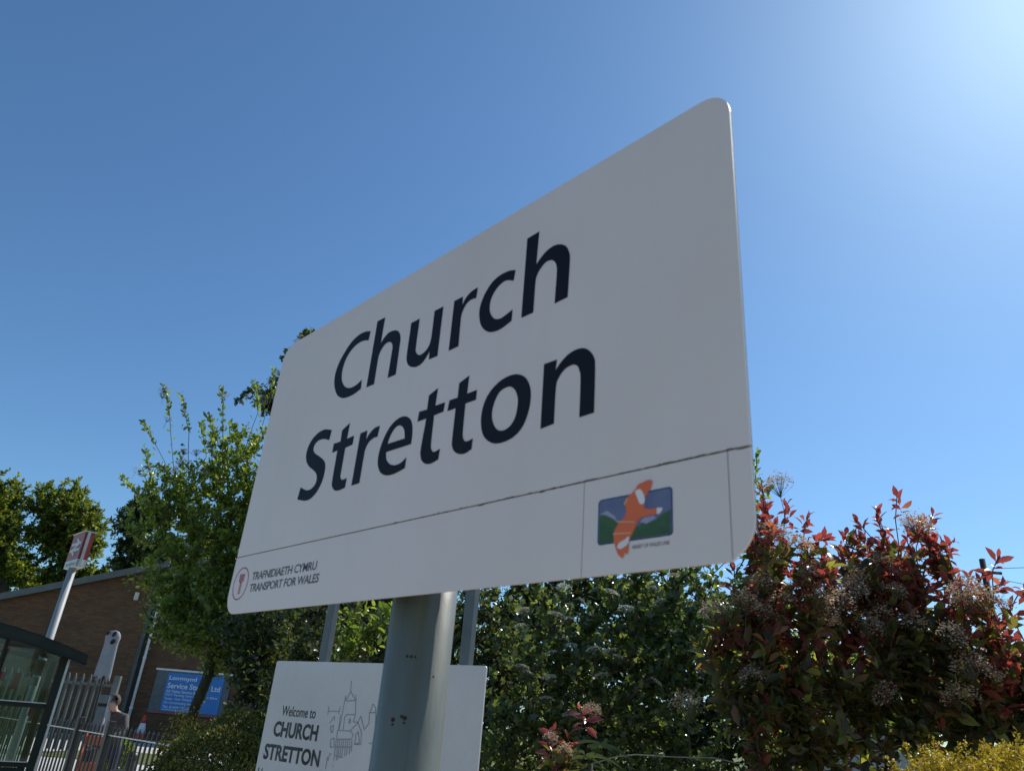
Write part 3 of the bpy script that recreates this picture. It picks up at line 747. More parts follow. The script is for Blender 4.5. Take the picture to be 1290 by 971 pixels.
DRAW = """.410,-.202 .410,-.171|.411,-.189 .477,-.186|.476,-.198 .481,-.168|.432,-.233 .453,-.205 .458,-.222|.491,-.252 .489,-.198|.495,-.252 .502,-.137 .503,-.127 .508,-.147|.519,-.25 .516,-.206 .525,-.196 .573,-.193|.513,-.146 .564,-.142|.528,-.11 .511,-.141|.528,-.11 .564,-.139|.563,-.119 .577,-.193 .572,-.22|.522,-.07 .528,-.11|.572,-.22 .599,-.219 .61,-.196 .641,-.243 .662,-.22 .658,-.184 .669,-.15 .688,-.163 .707,-.248|.653,-.182 .688,-.18|.487,-.255 .56,-.253 .583,-.263 .575,-.281 .488,-.287 .487,-.255|.56,-.253 .6,-.221 .627,-.253 .634,-.296 .595,-.298|.599,-.296 .598,-.26 .608,-.252 .625,-.291 .599,-.296|.545,-.224 .548,-.209 .556,-.219 .552,-.226 .545,-.224|.488,-.287 .492,-.363|.497,-.288 .508,-.362|.509,-.288 .515,-.357|.521,-.287 .525,-.351|.532,-.286 .536,-.346|.544,-.285 .552,-.344|.556,-.284 .562,-.339|.568,-.284 .577,-.333|.58,-.283 .586,-.323|.487,-.316 .586,-.308|.491,-.344 .541,-.348|.449,-.265 .439,-.245 .457,-.239 .458,-.264 .449,-.265|.459,-.318 .455,-.289 .475,-.285 .481,-.316 .459,-.318|.46,-.366 .462,-.342 .474,-.341|.452,-.395 .452,-.352|.49,-.385 .492,-.378|.678,-.288 .715,-.285"""
dm = MB(); lf = 0
for ln in DRAW.split('|'):
    pts = [tuple(map(float, q.split(','))) for q in ln.split()]
    for q in stroke(pts, 0.0032):
        lf += 0.000012
        dm.add(*put(np.array([[a[0], a[1], 0] for a in q]), [(3, 2, 1, 0)], wfr, 0.0008 + lf))
dm.build('church_drawing', M['drawing'], wpan_)

# ------------------------------------------------------------------ the station name sign
SO = np.array([-0.55253, 1.60141, 1.65 + 0.16654]); saz = -0.83722
HS = 0.62263; SW = 1.92732 * HS
ssf = frame_at(SO, saz)
st = thing('station_sign', (-0.07, 1.13, 0), 'large white station name sign on a grey pole, nearest the viewer', 'sign')
R_ = 0.068 * HS
MB().prism(rounded(0.001, 0.001, SW - 0.001, HS - 0.001, (R_,) * 4, 10), 0.0032, 0.006, ssf).build('backing_sheet', M['grime'], st)
seam, v1, v2, g = 0.1885 * HS, 1.565 * HS, 1.8845 * HS, 0.0010
def plate(poly): 
    o = MB().prism(poly, 0.0, 0.003, ssf).build('sign_plate', M['sign_white'], st); return o
pl_main = plate(rounded(0, seam + g, SW, HS, (0, 0, R_, R_), 12))
pl_oper = plate(rounded(0, 0, v1 - g * 0.6, seam - g, (R_, 0, 0, 0), 12))
pl_emb = plate(rounded(v1 + g * 0.6, 0, v2 - g * 0.6, seam - g, (0, 0, 0, 0), 12))
cut = [(x, z) for x, z in rounded(0, 0, SW, seam - g, (0, R_, 0, 0), 12) if x > v2 + g]
plate([(v2 + g * 0.6, 0.0006)] + cut + [(v2 + g * 0.6, seam - g)])
MB().prism(rounded(0.02, HS * 0.80, SW - 0.02, HS * 0.80 + 0.035, (0,) * 4), 0.0062, 0.03, ssf).build('rear_channel', M['galv'], st)
MB().prism(rounded(0.02, HS * 0.22, SW - 0.02, HS * 0.22 + 0.035, (0,) * 4), 0.0062, 0.03, ssf).build('rear_channel', M['galv'], st)
# dirt and moss caught along the seam
rm = np.random.default_rng(9); mo = MB()
for i in range(120):
    t = rm.random() ** 0.45; x = 0.004 + t * (SW - 0.01); w_ = rm.uniform(0.002, 0.009) * (0.5 + 0.8 * t); h_ = rm.uniform(0.0004, 0.0014) * (0.15 + t * t)
    y = seam + rm.normal() * 0.0006; k = 7
    V = np.array([[x + w_ * math.cos(a) * rm.uniform(0.6, 1), y + h_ * math.sin(a) * rm.uniform(0.5, 1), 0] for a in np.arange(k) * 2 * math.pi / k])
    mo.add(*put(V, [tuple(range(k))], ssf, 0.00025 + i * 0.000002))
mo = mo.build('seam_moss', M['moss'], pl_main); mo['kind'] = 'stuff'
# pole
pu = 0.568; pr_ = 0.0515
pc_ = SO + ssf[1] * pu + ssf[2] * (0.031 + pr_)
pole = MB().tube([(pc_[0], pc_[1], 0), (pc_[0], pc_[1], SO[2] + HS * 0.93)], pr_, 40).build('pole', M['post_grey'], st, True)
MB().lathe([(pr_ + 0.004, -0.004), (pr_ + 0.004, 0.012), (0.01, 0.018)], (pc_[0], pc_[1], SO[2] + HS * 0.93), 24).build('pole_cap', M['rubber'], pole, True)
for zz in (HS * 0.80, HS * 0.22):
    MB().tube([(pc_[0], pc_[1], SO[2] + zz + 0.002), (pc_[0], pc_[1], SO[2] + zz + 0.033)], pr_ + 0.003, 28).build('clamp', M['galv'], st, True)
# rusty bolt holes in the pole, seen side on
for px, py, r in ((513, 826, 0.0022), (518, 826.5, 0.0024), (523, 827, 0.0019), (495, 906, 0.0034), (494.5, 912, 0.002), (506, 902, 0.0026), (510, 904, 0.0034), (509, 910, 0.0018), (546, 852, 0.0016)):
    d = ray(px, py); o2 = CAM - np.array([pc_[0], pc_[1], 0]); a_ = d[0]**2 + d[1]**2; b_ = 2 * (d[0]*o2[0] + d[1]*o2[1]); c_ = o2[0]**2 + o2[1]**2 - (pr_ + 0.0003)**2
    disc = b_*b_ - 4*a_*c_
    if disc <= 0: continue
    P = CAM + d * ((-b_ - math.sqrt(disc)) / (2 * a_)); nrm = np.array([P[0] - pc_[0], P[1] - pc_[1], 0]); nrm /= np.linalg.norm(nrm)
    MB().tube([P - nrm * 0.002, P + nrm * 0.0006], [r, r * 0.85], 9).build('rust_spot', M['rust'], pole)
# lettering traced letter by letter, in thousandths of the sign's height
GL = [('C', ["624,858c 594,867s 556,869s 515,857s 481,830s 455,798s 443,761s 447,725s 463,694s 488,666s 523,648s 556,643s 592,644s 627,652c 623,685c 601,676s 574,673s 548,677s 522,690s 498,715s 488,741s 487,768s 495,795s 514,817s 539,831s 572,836s 601,832s 620,825c"]),
('h', ["656,883c 699,882c 699,789c 718,806s 738,814s 764,812s 787,802s 803,783s 809,761s 810,735s 813,647c 772,647c 772,726s 771,752s 764,767s 748,777s 728,777s 711,765s 701,748s 699,729s 701,647c 659,648c"]),
('u', ["854,806c 895,806c 897,711s 901,694s 913,681s 929,676s 948,681s 961,692s 967,708s 968,729s 966,806c 1006,806c 1009,646c 971,647c 969,674c 957,659s 941,646s 919,641s 893,647s 872,660s 860,679s 856,703s"]),
('r', ["1055,805c 1092,805c 1095,776c 1104,793s 1126,807s 1154,810c 1152,777c 1130,780s 1111,773s 1099,755s 1095,732s 1099,647c 1058,646c"]),
('c', ["1302,803c 1277,811s 1242,812s 1211,801s 1187,776s 1174,746s 1173,717s 1184,683s 1203,660s 1226,646s 1253,641s 1278,644s 1304,652c 1304,684c 1279,677s 1259,674s 1237,682s 1220,702s 1213,723s 1215,748s 1229,770s 1251,783s 1272,784s 1298,772c"]),
('h', ["1337,885c 1380,887c 1378,787c 1391,799s 1411,812s 1435,817s 1458,811s 1478,796s 1489,774s 1493,749s 1492,647c 1451,645c 1452,727s 1450,750s 1443,766s 1430,777s 1412,779s 1394,767s 1384,753s 1380,732s 1380,647c 1339,647c"]),
('S', ["493,545c 450,557s 412,556s 381,544s 358,521s 353,492s 363,467s 388,444s 427,422s 449,406s 457,386s 450,370s 427,360s 399,363s 361,378c 355,339c 401,328s 435,327s 468,341s 491,369s 498,399s 494,428s 477,447s 445,466s 412,483s 396,499s 398,515s 416,525s 450,524s 488,512c"]),
('t', ["559,529c 599,544c 598,492c 637,494c 637,465c 598,463c 599,381s 601,369s 613,359s 638,360c 638,331c 606,328s 581,332s 564,345s 556,365s 553,464c 523,462c 523,492c 562,491c"]),
('r', ["672,493c 708,494c 710,465c 724,481s 746,493s 773,494c 769,461c 749,461s 726,452s 714,432s 713,409s 713,332c 672,331c"]),
('e', ["943,401c 942,431s 936,457s 923,478s 900,492s 873,496s 845,489s 820,471s 799,436s 791,401s 794,375s 808,351s 828,337s 856,329s 890,329s 930,336c 930,366c 906,355s 878,354s 853,363s 834,380s 827,402c", "828,426c 835,447s 851,466s 870,472s 889,464s 902,449s 909,425c"]),
('t', ["995,530c 1032,542c 1030,491c 1071,490c 1069,464c 1030,463c 1033,383s 1039,365s 1051,357s 1074,360c 1072,332c 1045,327s 1022,330s 1002,343s 993,361s 991,379s 997,462c 958,462c 960,491c 995,489c"]),
('t', ["1122,531c 1160,542c 1159,491c 1197,491c 1197,464c 1157,464c 1159,389s 1165,367s 1177,358s 1201,360c 1200,333c 1177,327s 1154,330s 1133,342s 1122,360s 1120,381s 1119,461c 1086,461c 1089,491c 1122,490c"]),
('o', ["1347,490s 1371,474s 1387,449s 1393,421s 1390,389s 1378,358s 1358,338s 1329,328s 1290,328s 1259,341s 1237,363s 1226,394s 1225,426s 1235,456s 1257,479s 1288,493s 1320,496s", "1315,467s 1335,455s 1348,433s 1351,410s 1346,381s 1330,362s 1305,357s 1282,368s 1267,392s 1263,417s 1270,443s 1286,463s"]),
('n', ["1429,492c 1469,491c 1467,465c 1480,479s 1502,493s 1525,498s 1547,495s 1565,483s 1578,464s 1583,438s 1584,333c 1544,332c 1543,419s 1539,442s 1532,456s 1518,463s 1495,459s 1478,443s 1471,421s 1471,335c 1431,332c"]),
('bird', ["1710,162s 1721,164s 1729,161s 1727,150s 1719,139c 1713,128s 1713,112c 1726,109s 1740,109c 1750,108s 1752,105s 1746,98s 1735,98s 1715,97s 1702,94s 1695,84s 1683,65s 1677,53c 1677,43s 1675,32c 1669,37c 1664,26c 1654,34s 1648,46c 1643,63s 1644,78s 1655,93s 1666,102s 1671,112s 1668,129s 1672,138s 1689,149s 1698,159s"]),
('white1', ["1692,147s 1704,149s 1713,133s 1712,122s 1703,122s 1697,134s"]),
('white2', ["1651,47c 1656,55s 1669,60s 1678,65s 1676,52s 1661,44s"]),
('white3', ["1740,109c 1750,108s 1752,105s 1746,98s 1740,98c"]),
('frame', ["1601,146c 1775,138c 1773,54c 1602,55c"]),
('hill', ["1607,110c 1621,114s 1639,106s 1655,91s 1672,81s 1699,81s 1713,88s 1735,87s 1753,97s 1770,102c 1768,58c 1607,59c"])]
def parse_loop(s): return [(float(a) / 1000 * HS, float(b) / 1000 * HS, k) for a, b, k in re.findall(r'(-?\d+),(-?\d+)([cs])', s)]
for nm, loops in GL[:14]:
    V, F = fill_mesh([curve_loop(parse_loop(s)) for s in loops], 0.00015)
    obj('letter', make_mesh('letter', *put(V, F, ssf, 0.0004), M['letter']), pl_main)
EMB = dict(GL[14:])
def emb(name, loops, mat, lift, par=None):
    V, F = fill_mesh(loops, 0.00008)
    return obj(name, make_mesh(name, *put(V, F, ssf, lift), M[mat]), pl_oper if name.startswith('roundel') else pl_emb)
ex0, ex1, ey0, ey1 = 1.601 * HS, 1.775 * HS, 0.054 * HS, 0.146 * HS
emb('emblem_border', [rounded(ex0, ey0, ex1, ey1, (0.006,) * 4, 6)], 'bird_white', 0.0002)
emb('emblem_border', [rounded(ex0 + 0.0012, ey0 + 0.0012, ex1 - 0.0012, ey1 - 0.0012, (0.005,) * 4, 6)], 'emb_navy', 0.0004)
emb('emblem_sky', [rounded(ex0 + 0.003, ey0 + 0.003, ex1 - 0.003, ey1 - 0.003, (0.004,) * 4, 6)], 'emb_blue', 0.0006)
hl = [(x, max(y, ey0 + 0.0035)) for x, y in (tuple(p) for p in curve_loop(parse_loop(EMB['hill'][0])))]
emb('emblem_hills', [[(min(max(x, ex0 + 0.004), ex1 - 0.004), y) for x, y in hl]], 'emb_green', 0.0008)
emb('emblem_bird', [curve_loop(parse_loop(EMB['bird'][0]))], 'bird_orange', 0.0010)
def ez_(X, Y): return ((1.601 + (X - 255) / 457 * 0.174) * HS, (0.054 + ((718 - (X - 250) * 56 / 458) - Y) / 283 * 0.092) * HS)
emb('emblem_far_hills', [[ez_(*q) for q in ((520, 578), (545, 556), (600, 545), (615, 560), (590, 575), (560, 590))]], 'emb_pale', 0.0009)
emb('emblem_far_hills', [[ez_(*q) for q in ((275, 525), (320, 505), (370, 540), (385, 575), (350, 550), (310, 532))]], 'emb_pale', 0.0009)
emb('emblem_field', [[ez_(*q) for q in ((270, 700), (275, 655), (330, 640), (355, 690))]], 'emb_dkgreen', 0.0009)
emb('emblem_field', [[ez_(*q) for q in ((480, 672), (510, 632), (600, 605), (690, 615), (688, 645))]], 'emb_dkgreen', 0.0009)
for q in (((384, 570), (490, 575), (489, 582), (382, 577)), ((362, 640), (470, 636), (468, 643), (360, 647)), ((424, 470), (445, 440), (450, 446), (428, 480))):
    emb('emblem_feather_line', [[ez_(*c) for c in q][::-1]], 'bird_tan', 0.0012)
for kx in ('white1', 'white2', 'white3'): emb('emblem_feather', [curve_loop(parse_loop(EMB[kx][0]))], 'bird_white', 0.0012)
lettering('lettering', 'HEART OF WALES LINE', ssf, 1.685 * HS, 1.765 * HS, 0.041 * HS, 0.048 * HS, M['text_grey'], pl_emb, 0.0004)
# operator roundel and name
cxr, cyr, rr = 0.0752 * HS, 0.0966 * HS, 0.0535 * HS
ring = [[(cxr + r * math.cos(a), cyr + r * math.sin(a)) for a in np.arange(40) * math.pi / 20] for r in (rr, rr * 0.92)]
emb('roundel_ring', ring, 'logo_red', 0.0003)
for i in range(4):
    x = cxr - 0.0165 * HS + i * 0.0095 * HS
    emb('roundel_stripe', [[(x, cyr + 0.006 * HS - (0.006 * HS if i in (1, 2) else 0)), (x + 0.0065 * HS, cyr + 0.006 * HS - (0.006 * HS if i in (1, 2) else 0)), (x + 0.0065 * HS, cyr + 0.031 * HS), (x, cyr + 0.031 * HS)]], 'logo_red', 0.0003)
for i in range(6):
    y = cyr - 0.0335 * HS + i * 0.0062 * HS
    emb('roundel_stripe', [[(cxr - 0.006 * HS, y), (cxr + 0.010 * HS, y), (cxr + 0.010 * HS, y + 0.0042 * HS), (cxr - 0.006 * HS, y + 0.0042 * HS)]], 'logo_red', 0.0003)
lettering('lettering', 'TRAFNIDIAETH CYMRU', ssf, 0.152 * HS, 0.558 * HS, 0.1005 * HS, 0.1265 * HS, M['text_grey'], pl_oper, 0.0004, 0.012, 0.94)
lettering('lettering', 'TRANSPORT FOR WALES', ssf, 0.152 * HS, 0.583 * HS, 0.0635 * HS, 0.0890 * HS, M['text_grey'], pl_oper, 0.0004, 0.012, 0.94)

# ------------------------------------------------------------------ pale wall and utility pole at the right
a, b = at(985, 905, 11.0), at(1165, 915, 11.0)
pw = thing('garden_wall', (a[0] + 1, 11.0, 0), 'pale rendered wall glimpsed through the stems of the red shrubs', 'wall')
MB().box((a[0], 11.0, 0), (b[0], 11.22, a[2] - 0.06)).build('wall_face', M['render_pale'], pw)
MB().box((a[0] - 0.04, 10.96, a[2] - 0.059), (b[0] + 0.04, 11.26, a[2])).build('coping', M['concrete'], pw, bevel=0.01)
tp = at(1237, 704, 24.0)
up = thing('utility_pole', (tp[0], 24.0, 0), 'dark wooden utility pole behind the rightmost red shrub', 'pole')
MB().tube([(tp[0], 24, 0), (tp[0], 24, tp[2])], [0.14, 0.09], 12).build('shaft', M['wood_pole'], up, True)
MB().box((tp[0] - 0.06, 23.8, tp[2] - 0.5), (tp[0] + 0.45, 23.87, tp[2] - 0.42)).build('bracket', M['wood_pole'], up)
for (p0, p1) in (((1250, 716), (1340, 702)), ((1248, 727), (1340, 735))):
    A_, B_ = at(p0[0], p0[1], 23.85), at(p1[0], p1[1], 26)
    B_ = A_ + (B_ - A_) * 6; n = 16
    MB().tube([A_ + (B_ - A_) * t - Z3 * 0.5 * 4 * t * (1 - t) for t in np.linspace(0, 1, n)], 0.011, 5).build('wire', M['wire'], up)

# ------------------------------------------------------------------ vegetation
# leaf templates: x along the blade, y across, z off the blade
def tmpl(kind):
    if kind == 'rhomb':
        V = [(0, 0, 0), (.45, .30, .07), (1, 0, -.05), (.45, -.30, .07)]; F = [(0, 2, 1), (0, 3, 2)]
    elif kind == 'oval':
        V = [(0, 0, 0), (.28, .24, .06), (.7, .22, .03), (1, 0, -.10), (.7, -.22, .03), (.28, -.24, .06), (.5, 0, 0)]
        F = [(0, 6, 1), (1, 6, 2), (2, 6, 3), (0, 5, 6), (5, 4, 6), (4, 3, 6)]
    elif kind == 'lobed':
        V = [(0, 0, 0), (.18, .30, .05), (.38, .18, .02), (.62, .34, .04), (.72, .14, 0), (1, 0, -.06), (.72, -.14, 0), (.62, -.34, .04), (.38, -.18, .02), (.18, -.30, .05), (.45, 0, 0)]
        F = [(10, i + 1, i) for i in range(0, 9)] + [(10, 0, 9)]
    elif kind == 'lance':
        V = [(0, 0, 0), (.14, 0, 0), (.40, 0, -.01), (.72, 0, -.05), (1, 0, -.15), (.16, .07, .02), (.40, .20, .07), (.72, .165, .015), (.16, -.07, .02), (.40, -.20, .07), (.72, -.165, .015)]
        F = [(0, 1, 5), (0, 8, 1), (1, 2, 6), (1, 6, 5), (2, 3, 7), (2, 7, 6), (3, 4, 7), (8, 9, 2), (8, 2, 1), (9, 10, 3), (9, 3, 2), (10, 4, 3)]
    return np.array(V, float), np.array(F)

def norm(a): return a / (np.linalg.norm(a, axis=-1, keepdims=True) + 1e-9)

def blades(kind, O, D, N, S):
    V, F = tmpl(kind)
    D = norm(D); N = norm(N - (N * D).sum(-1, keepdims=True) * D); Y = np.cross(N, D)
    W = O[:, None, :] + S[:, None, None] * (V[None, :, 0:1] * D[:, None] + V[None, :, 1:2] * Y[:, None] + V[None, :, 2:3] * N[:, None])
    FF = F[None] + (np.arange(len(O)) * len(V))[:, None, None]
    return W.reshape(-1, 3), FF.reshape(-1, 3)

def tips_in(blobs, n, rng, bias=0.42):
    w = np.array([b[1][0] * b[1][1] * b[1][2] * (b[2] if len(b) > 2 else 1) for b in blobs]); w /= w.sum()
    out = []
    for b, k in zip(blobs, rng.multinomial(n, w)):
        v = norm(rng.normal(size=(k, 3))) * (rng.random((k, 1)) ** bias)
        out.append(np.asarray(b[0]) + v * np.asarray(b[1]))
    return np.concatenate(out)

def blob(px, py, Y, rx, ry, depth, wgt=1.0):
    """Ellipsoid of foliage: centre where the photo shows it, radii rx, ry in photo pixels at that distance."""
    return (at(px, py, Y), (rx * Y / FPX * 1.05, depth, ry * Y / FPX * 1.05), wgt)

def skeleton(trunk, tips, rng, step=0.3, wob=0.06, tip_r=0.004, trunk_r=0.06, shoots=()):
    pos = [np.asarray(p, float) for p in trunk]; par = [-1] + list(range(len(trunk) - 1)); dep = [0.0]
    for i in range(1, len(pos)): dep.append(dep[-1] + 0.6 * np.linalg.norm(pos[i] - pos[i - 1]))
    tip_ids = []
    order = np.argsort(np.linalg.norm(tips - pos[-1], axis=1))
    cap = len(trunk) + len(tips) * 12 + 400
    A = np.zeros((cap, 3)); A[:len(pos)] = pos; Dp = np.zeros(cap); Dp[:len(pos)] = dep; n = len(pos); nt0 = max(0, n // 3)
    P = np.full(cap, -1); P[:n] = par
    def add_chain(j, target):
        nonlocal n
        a = A[j]; L = np.linalg.norm(target - a); m = max(1, min(8, int(math.ceil(L / step))))
        mid = (a + target) / 2 + np.array([0, 0, 0.10 * L]) + rng.normal(size=3) * wob * L
        last = j
        for s in range(1, m + 1):
            t = s / m
            A[n] = (1 - t) ** 2 * a + 2 * t * (1 - t) * mid + t * t * target
            P[n] = last; Dp[n] = Dp[last] + L / m * 0.6; last = n; n += 1
        return last
    for i in order:
        if n > cap - 12: break
        d = np.linalg.norm(A[nt0:n] - tips[i], axis=1) + 0.25 * Dp[nt0:n]
        tip_ids.append(add_chain(nt0 + int(np.argmin(d)), tips[i]))
    shoot_ids = []
    for chain in shoots:
        chain = [np.asarray(c, float) for c in chain]
        j = int(np.argmin(np.linalg.norm(A[:n] - (chain[0] - [0, 0, 0.12]), axis=1)))
        for c in chain[1:]:
            j = add_chain(j, c)
        shoot_ids.append(j)
    A, P = A[:n], P[:n]
    r = np.zeros(n); p = 2.3
    has = np.zeros(n, bool); has[P[P >= 0]] = True
    r[~has] = tip_r ** p
    for i in range(n - 1, 0, -1): r[P[i]] += r[i]
    r = r ** (1 / p)
    k = trunk_r / r[0]
    if k < 1: r *= k; r = np.maximum(r, tip_r * 0.6)
    else: r = np.where(r > tip_r * 3, r * (1 + (k - 1) * np.clip((r - tip_r * 3) / (r[0] - tip_r * 3 + 1e-6), 0, 1)), r)
    return A, P, r, np.array(tip_ids, int), np.array(shoot_ids, int)

def branch_mesh(name, A, P, r, mat, k=6):
    idx = np.arange(1, len(A)); a, b = A[P[idx]], A[idx]; ra, rb = np.minimum(r[P[idx]], r[idx] * 1.35), r[idx]
    t = norm(b - a); ref = np.where(np.abs(t[:, 2:3]) < 0.9, [[0, 0, 1.0]], [[1.0, 0, 0]])
    u = norm(np.cross(t, ref)); v = np.cross(t, u)
    q = np.arange(k) * 2 * math.pi / k
    circ = np.cos(q)[None, :, None] * u[:, None] + np.sin(q)[None, :, None] * v[:, None]
    V = np.concatenate([a[:, None] - t[:, None] * 0.3 * ra[:, None, None] + circ * ra[:, None, None], b[:, None] + circ * rb[:, None, None]], 1).reshape(-1, 3)
    f = np.array([(j, (j + 1) % k, k + (j + 1) % k, k + j) for j in range(k)])
    F = (f[None] + (np.arange(len(idx)) * 2 * k)[:, None, None]).reshape(-1, 4)
    return np_mesh(name, V, F, mat, True)

def leaves_on(A, P, ids, rng, nleaf, back=2, up=0.35, spread=1.0, extra=0.06, jit=0.02):
    """Leaf origins and directions along the outer twigs that end at ids."""
    O, D, T = [], [], []
    start = ids.copy()
    for _ in range(back): start = np.where(P[start] >= 0, P[start], start)
    mid = P[ids]
    for k in range(nleaf):
        t = (k + rng.random(len(ids))) / nleaf
        a, m, b = A[start], A[mid], A[ids]
        ax = norm(b - m)
        p = np.where((t < 0.5)[:, None], a + (m - a) * (2 * t)[:, None], m + (b + ax * extra - m) * (2 * t - 1)[:, None])
        rad = norm(rng.normal(size=p.shape)); rad = norm(rad - (rad * ax).sum(-1, keepdims=True) * ax * 0.7)
        D.append(ax * 0.45 + rad * spread + np.array([0, 0, up])); O.append(p + rng.normal(size=p.shape) * jit); T.append(t)
    return np.concatenate(O), np.concatenate(D), np.concatenate(T)

def up_normals(D, rng, w=0.5):
    return np.array([0, 0, 1.0]) * w + rng.normal(size=D.shape) * 0.55

def project(P):
    Q = P - CAM; d = Q @ _F
    return PW / 2 + FPX * (Q @ _R) / d, PH / 2 - FPX * (Q @ _U) / d, d

def leaf_objects(parent, me_list, O, D, N, S, name='leaf'):
    D = norm(D); N = norm(N - (N * D).sum(-1, keepdims=True) * D); Y = np.cross(N, D)
    for i in range(len(O)):
        o = obj(name, me_list[i % len(me_list)], parent)
        s = S[i]
        o.matrix_basis = Matrix(((D[i][0] * s, Y[i][0] * s, N[i][0] * s, O[i][0]), (D[i][1] * s, Y[i][1] * s, N[i][1] * s, O[i][1]), (D[i][2] * s, Y[i][2] * s, N[i][2] * s, O[i][2]), (0, 0, 0, 1)))

def pick_large(O, S, n):
    """Indices of the n leaves that show largest in the photograph's frame."""
    x, y, d = project(O)
    ok = (x > -10) & (x < PW + 10) & (y > 0) & (y < PH + 15)
    sc = np.where(ok, S / d, -1)
    idx = np.argsort(-sc)[:n]
    return idx[sc[idx] > 0]

def plant(name, label, cat, trunk, blobs, ntips, leaf, mat, bark, seed, lsize, nleaf=14, trunk_r=0.07, step=0.3, shoots=(), shoot_leaves=26,
          group=None, up=0.35, spread=1.0, tip_r=0.004, bias=0.42, crown_name='crown', flower=None, back=2, extra=0.06, own=0, own_mat=None, droop=0.0):
    rng = np.random.default_rng(seed)
    t = thing(name, trunk[0], label, cat, group)
    tips = tips_in(blobs, ntips, rng, bias)
    tips = tips[tips[:, 2] > 0.12]
    A, P, r, ids, sids = skeleton(trunk, tips, rng, step, 0.06, tip_r, trunk_r, shoots)
    obj('trunk', branch_mesh('trunk', A, P, r, bark), t)
    O, D, _ = leaves_on(A, P, ids, rng, nleaf, back, up, spread, extra)
    if len(sids):
        for back_, nl in ((2, shoot_leaves), (6, shoot_leaves)):
            O2, D2, _ = leaves_on(A, P, sids, rng, nl, back_, 0.5, 0.9, 0.05, 0.012)
            O, D = np.concatenate([O, O2]), np.concatenate([D, D2])
    N = up_normals(D, rng); S = lsize * rng.uniform(0.6, 1.25, len(O))
    if own:
        sel = pick_large(O, S, own); V1, F1 = tmpl(leaf)
        lm = np_mesh('leaf', V1, F1, own_mat)
        leaf_objects(t, [lm], O[sel], D[sel], N[sel], S[sel])
        keep = np.ones(len(O), bool); keep[sel] = False
        O, D, N, S = O[keep], D[keep], N[keep], S[keep]
    c = obj(crown_name, np_mesh(crown_name, *blades(leaf, O, D, N, S), mat), t)
    c['kind'] = 'stuff'
    return t, A, P, ids, sids, rng

# flower heads: a flat-topped cluster of small petals, made once per kind and shared
def umbel(name, mat, n, rx, dome, psize, seed, thick=0.0):
    rng = np.random.default_rng(seed)
    q = rng.random(n) * 2 * math.pi; rr = np.sqrt(rng.random(n)) * rx
    O = np.stack([rr * np.cos(q), rr * np.sin(q), dome * (1 - (rr / rx) ** 2) + rng.normal(size=n) * (0.002 + thick)], 1)
    D = np.stack([np.cos(q * 7), np.sin(q * 7), rng.normal(size=n) * 0.4], 1)
    N = np.array([0, 0, 1.0]) + rng.normal(size=(n, 3)) * 0.45
    V, F = blades('oval', O - norm(D) * psize / 2, D, N, np.full(n, psize) * rng.uniform(0.7, 1.2, n))
    # branching stalks that carry the florets, meeting in one stem
    k = 26; s = rng.choice(n, k, replace=False); base = np.array([0, 0, -rx * 0.75]); fork = base + (O[s] - base) * 0.35; SV, SF = [], []
    for i in range(k):
        w_ = np.array([0.0011, 0.0008, 0])
        j = len(V) + len(SV); SV += [base - w_, base + w_, O[s][i] + w_ * 0.5, O[s][i] - w_ * 0.5]; SF += [(j, j + 1, j + 2), (j, j + 2, j + 3)]
    j = len(V) + len(SV); SV += [base + [0.0015, 0, 0], base - [0.0015, 0, 0], base - [0.0015, 0, rx * 1.3], base + [0.0015, 0, -rx * 1.3]]; SF += [(j, j + 1, j + 2), (j, j + 2, j + 3)]
    me = np_mesh(name, np.concatenate([V, SV]), np.concatenate([F, SF]), mat)
    me.materials.append(M['bark_green'])
    me.polygons.foreach_set('material_index', [0] * len(F) + [1] * len(SF))
    return me

M['stem_pale'] = plain('stem_pale', (0.32, 0.27, 0.22), (0.2, 0.16, 0.12), 0.5, 20)
M['petal'] = leaf_mat('petal_cream', [(0, (0.42, 0.42, 0.32)), (1, (0.60, 0.59, 0.48))], 0.25, 0.6, 0.3, (1, 1, 0.9))
M['petal_dull'] = leaf_mat('petal_faded', [(0, (0.36, 0.23, 0.14)), (0.5, (0.55, 0.42, 0.29)), (1, (0.72, 0.63, 0.50))], 0.45, 0.6, 0.3, (1.1, 0.95, 0.8))
M['leaf_haw'] = leaf_mat('leaf_hawthorn', [(0, (0.065, 0.105, 0.025)), (0.5, (0.15, 0.21, 0.045)), (1, (0.30, 0.36, 0.08))], 0.5, tgain=1.5)
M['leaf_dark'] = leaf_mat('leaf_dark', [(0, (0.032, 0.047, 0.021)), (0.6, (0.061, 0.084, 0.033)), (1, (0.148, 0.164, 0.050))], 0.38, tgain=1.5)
M['leaf_vib'] = leaf_mat('leaf_viburnum', [(0, (0.042, 0.062, 0.026)), (0.6, (0.085, 0.115, 0.044)), (1, (0.19, 0.22, 0.085))], 0.42, tcol=(1.12, 1.15, 0.55), tgain=2.0)
M['leaf_vib_o'] = leaf_mat('leaf_viburnum_single', [(0, (0.042, 0.062, 0.026)), (0.6, (0.085, 0.115, 0.044)), (1, (0.19, 0.22, 0.085))], 0.42, tcol=(1.12, 1.15, 0.55), tgain=2.0, per_object=True)
M['leaf_far'] = leaf_mat('leaf_far', [(0, (0.08, 0.115, 0.022)), (0.6, (0.16, 0.20, 0.036)), (1, (0.32, 0.35, 0.07))], 0.5, 0.5, 0.4, tgain=1.3)
M['leaf_hedge'] = leaf_mat('leaf_hedge', [(0, (0.11, 0.12, 0.028)), (0.7, (0.17, 0.17, 0.04)), (1, (0.26, 0.24, 0.055))], 0.25, 0.5, 0.4)
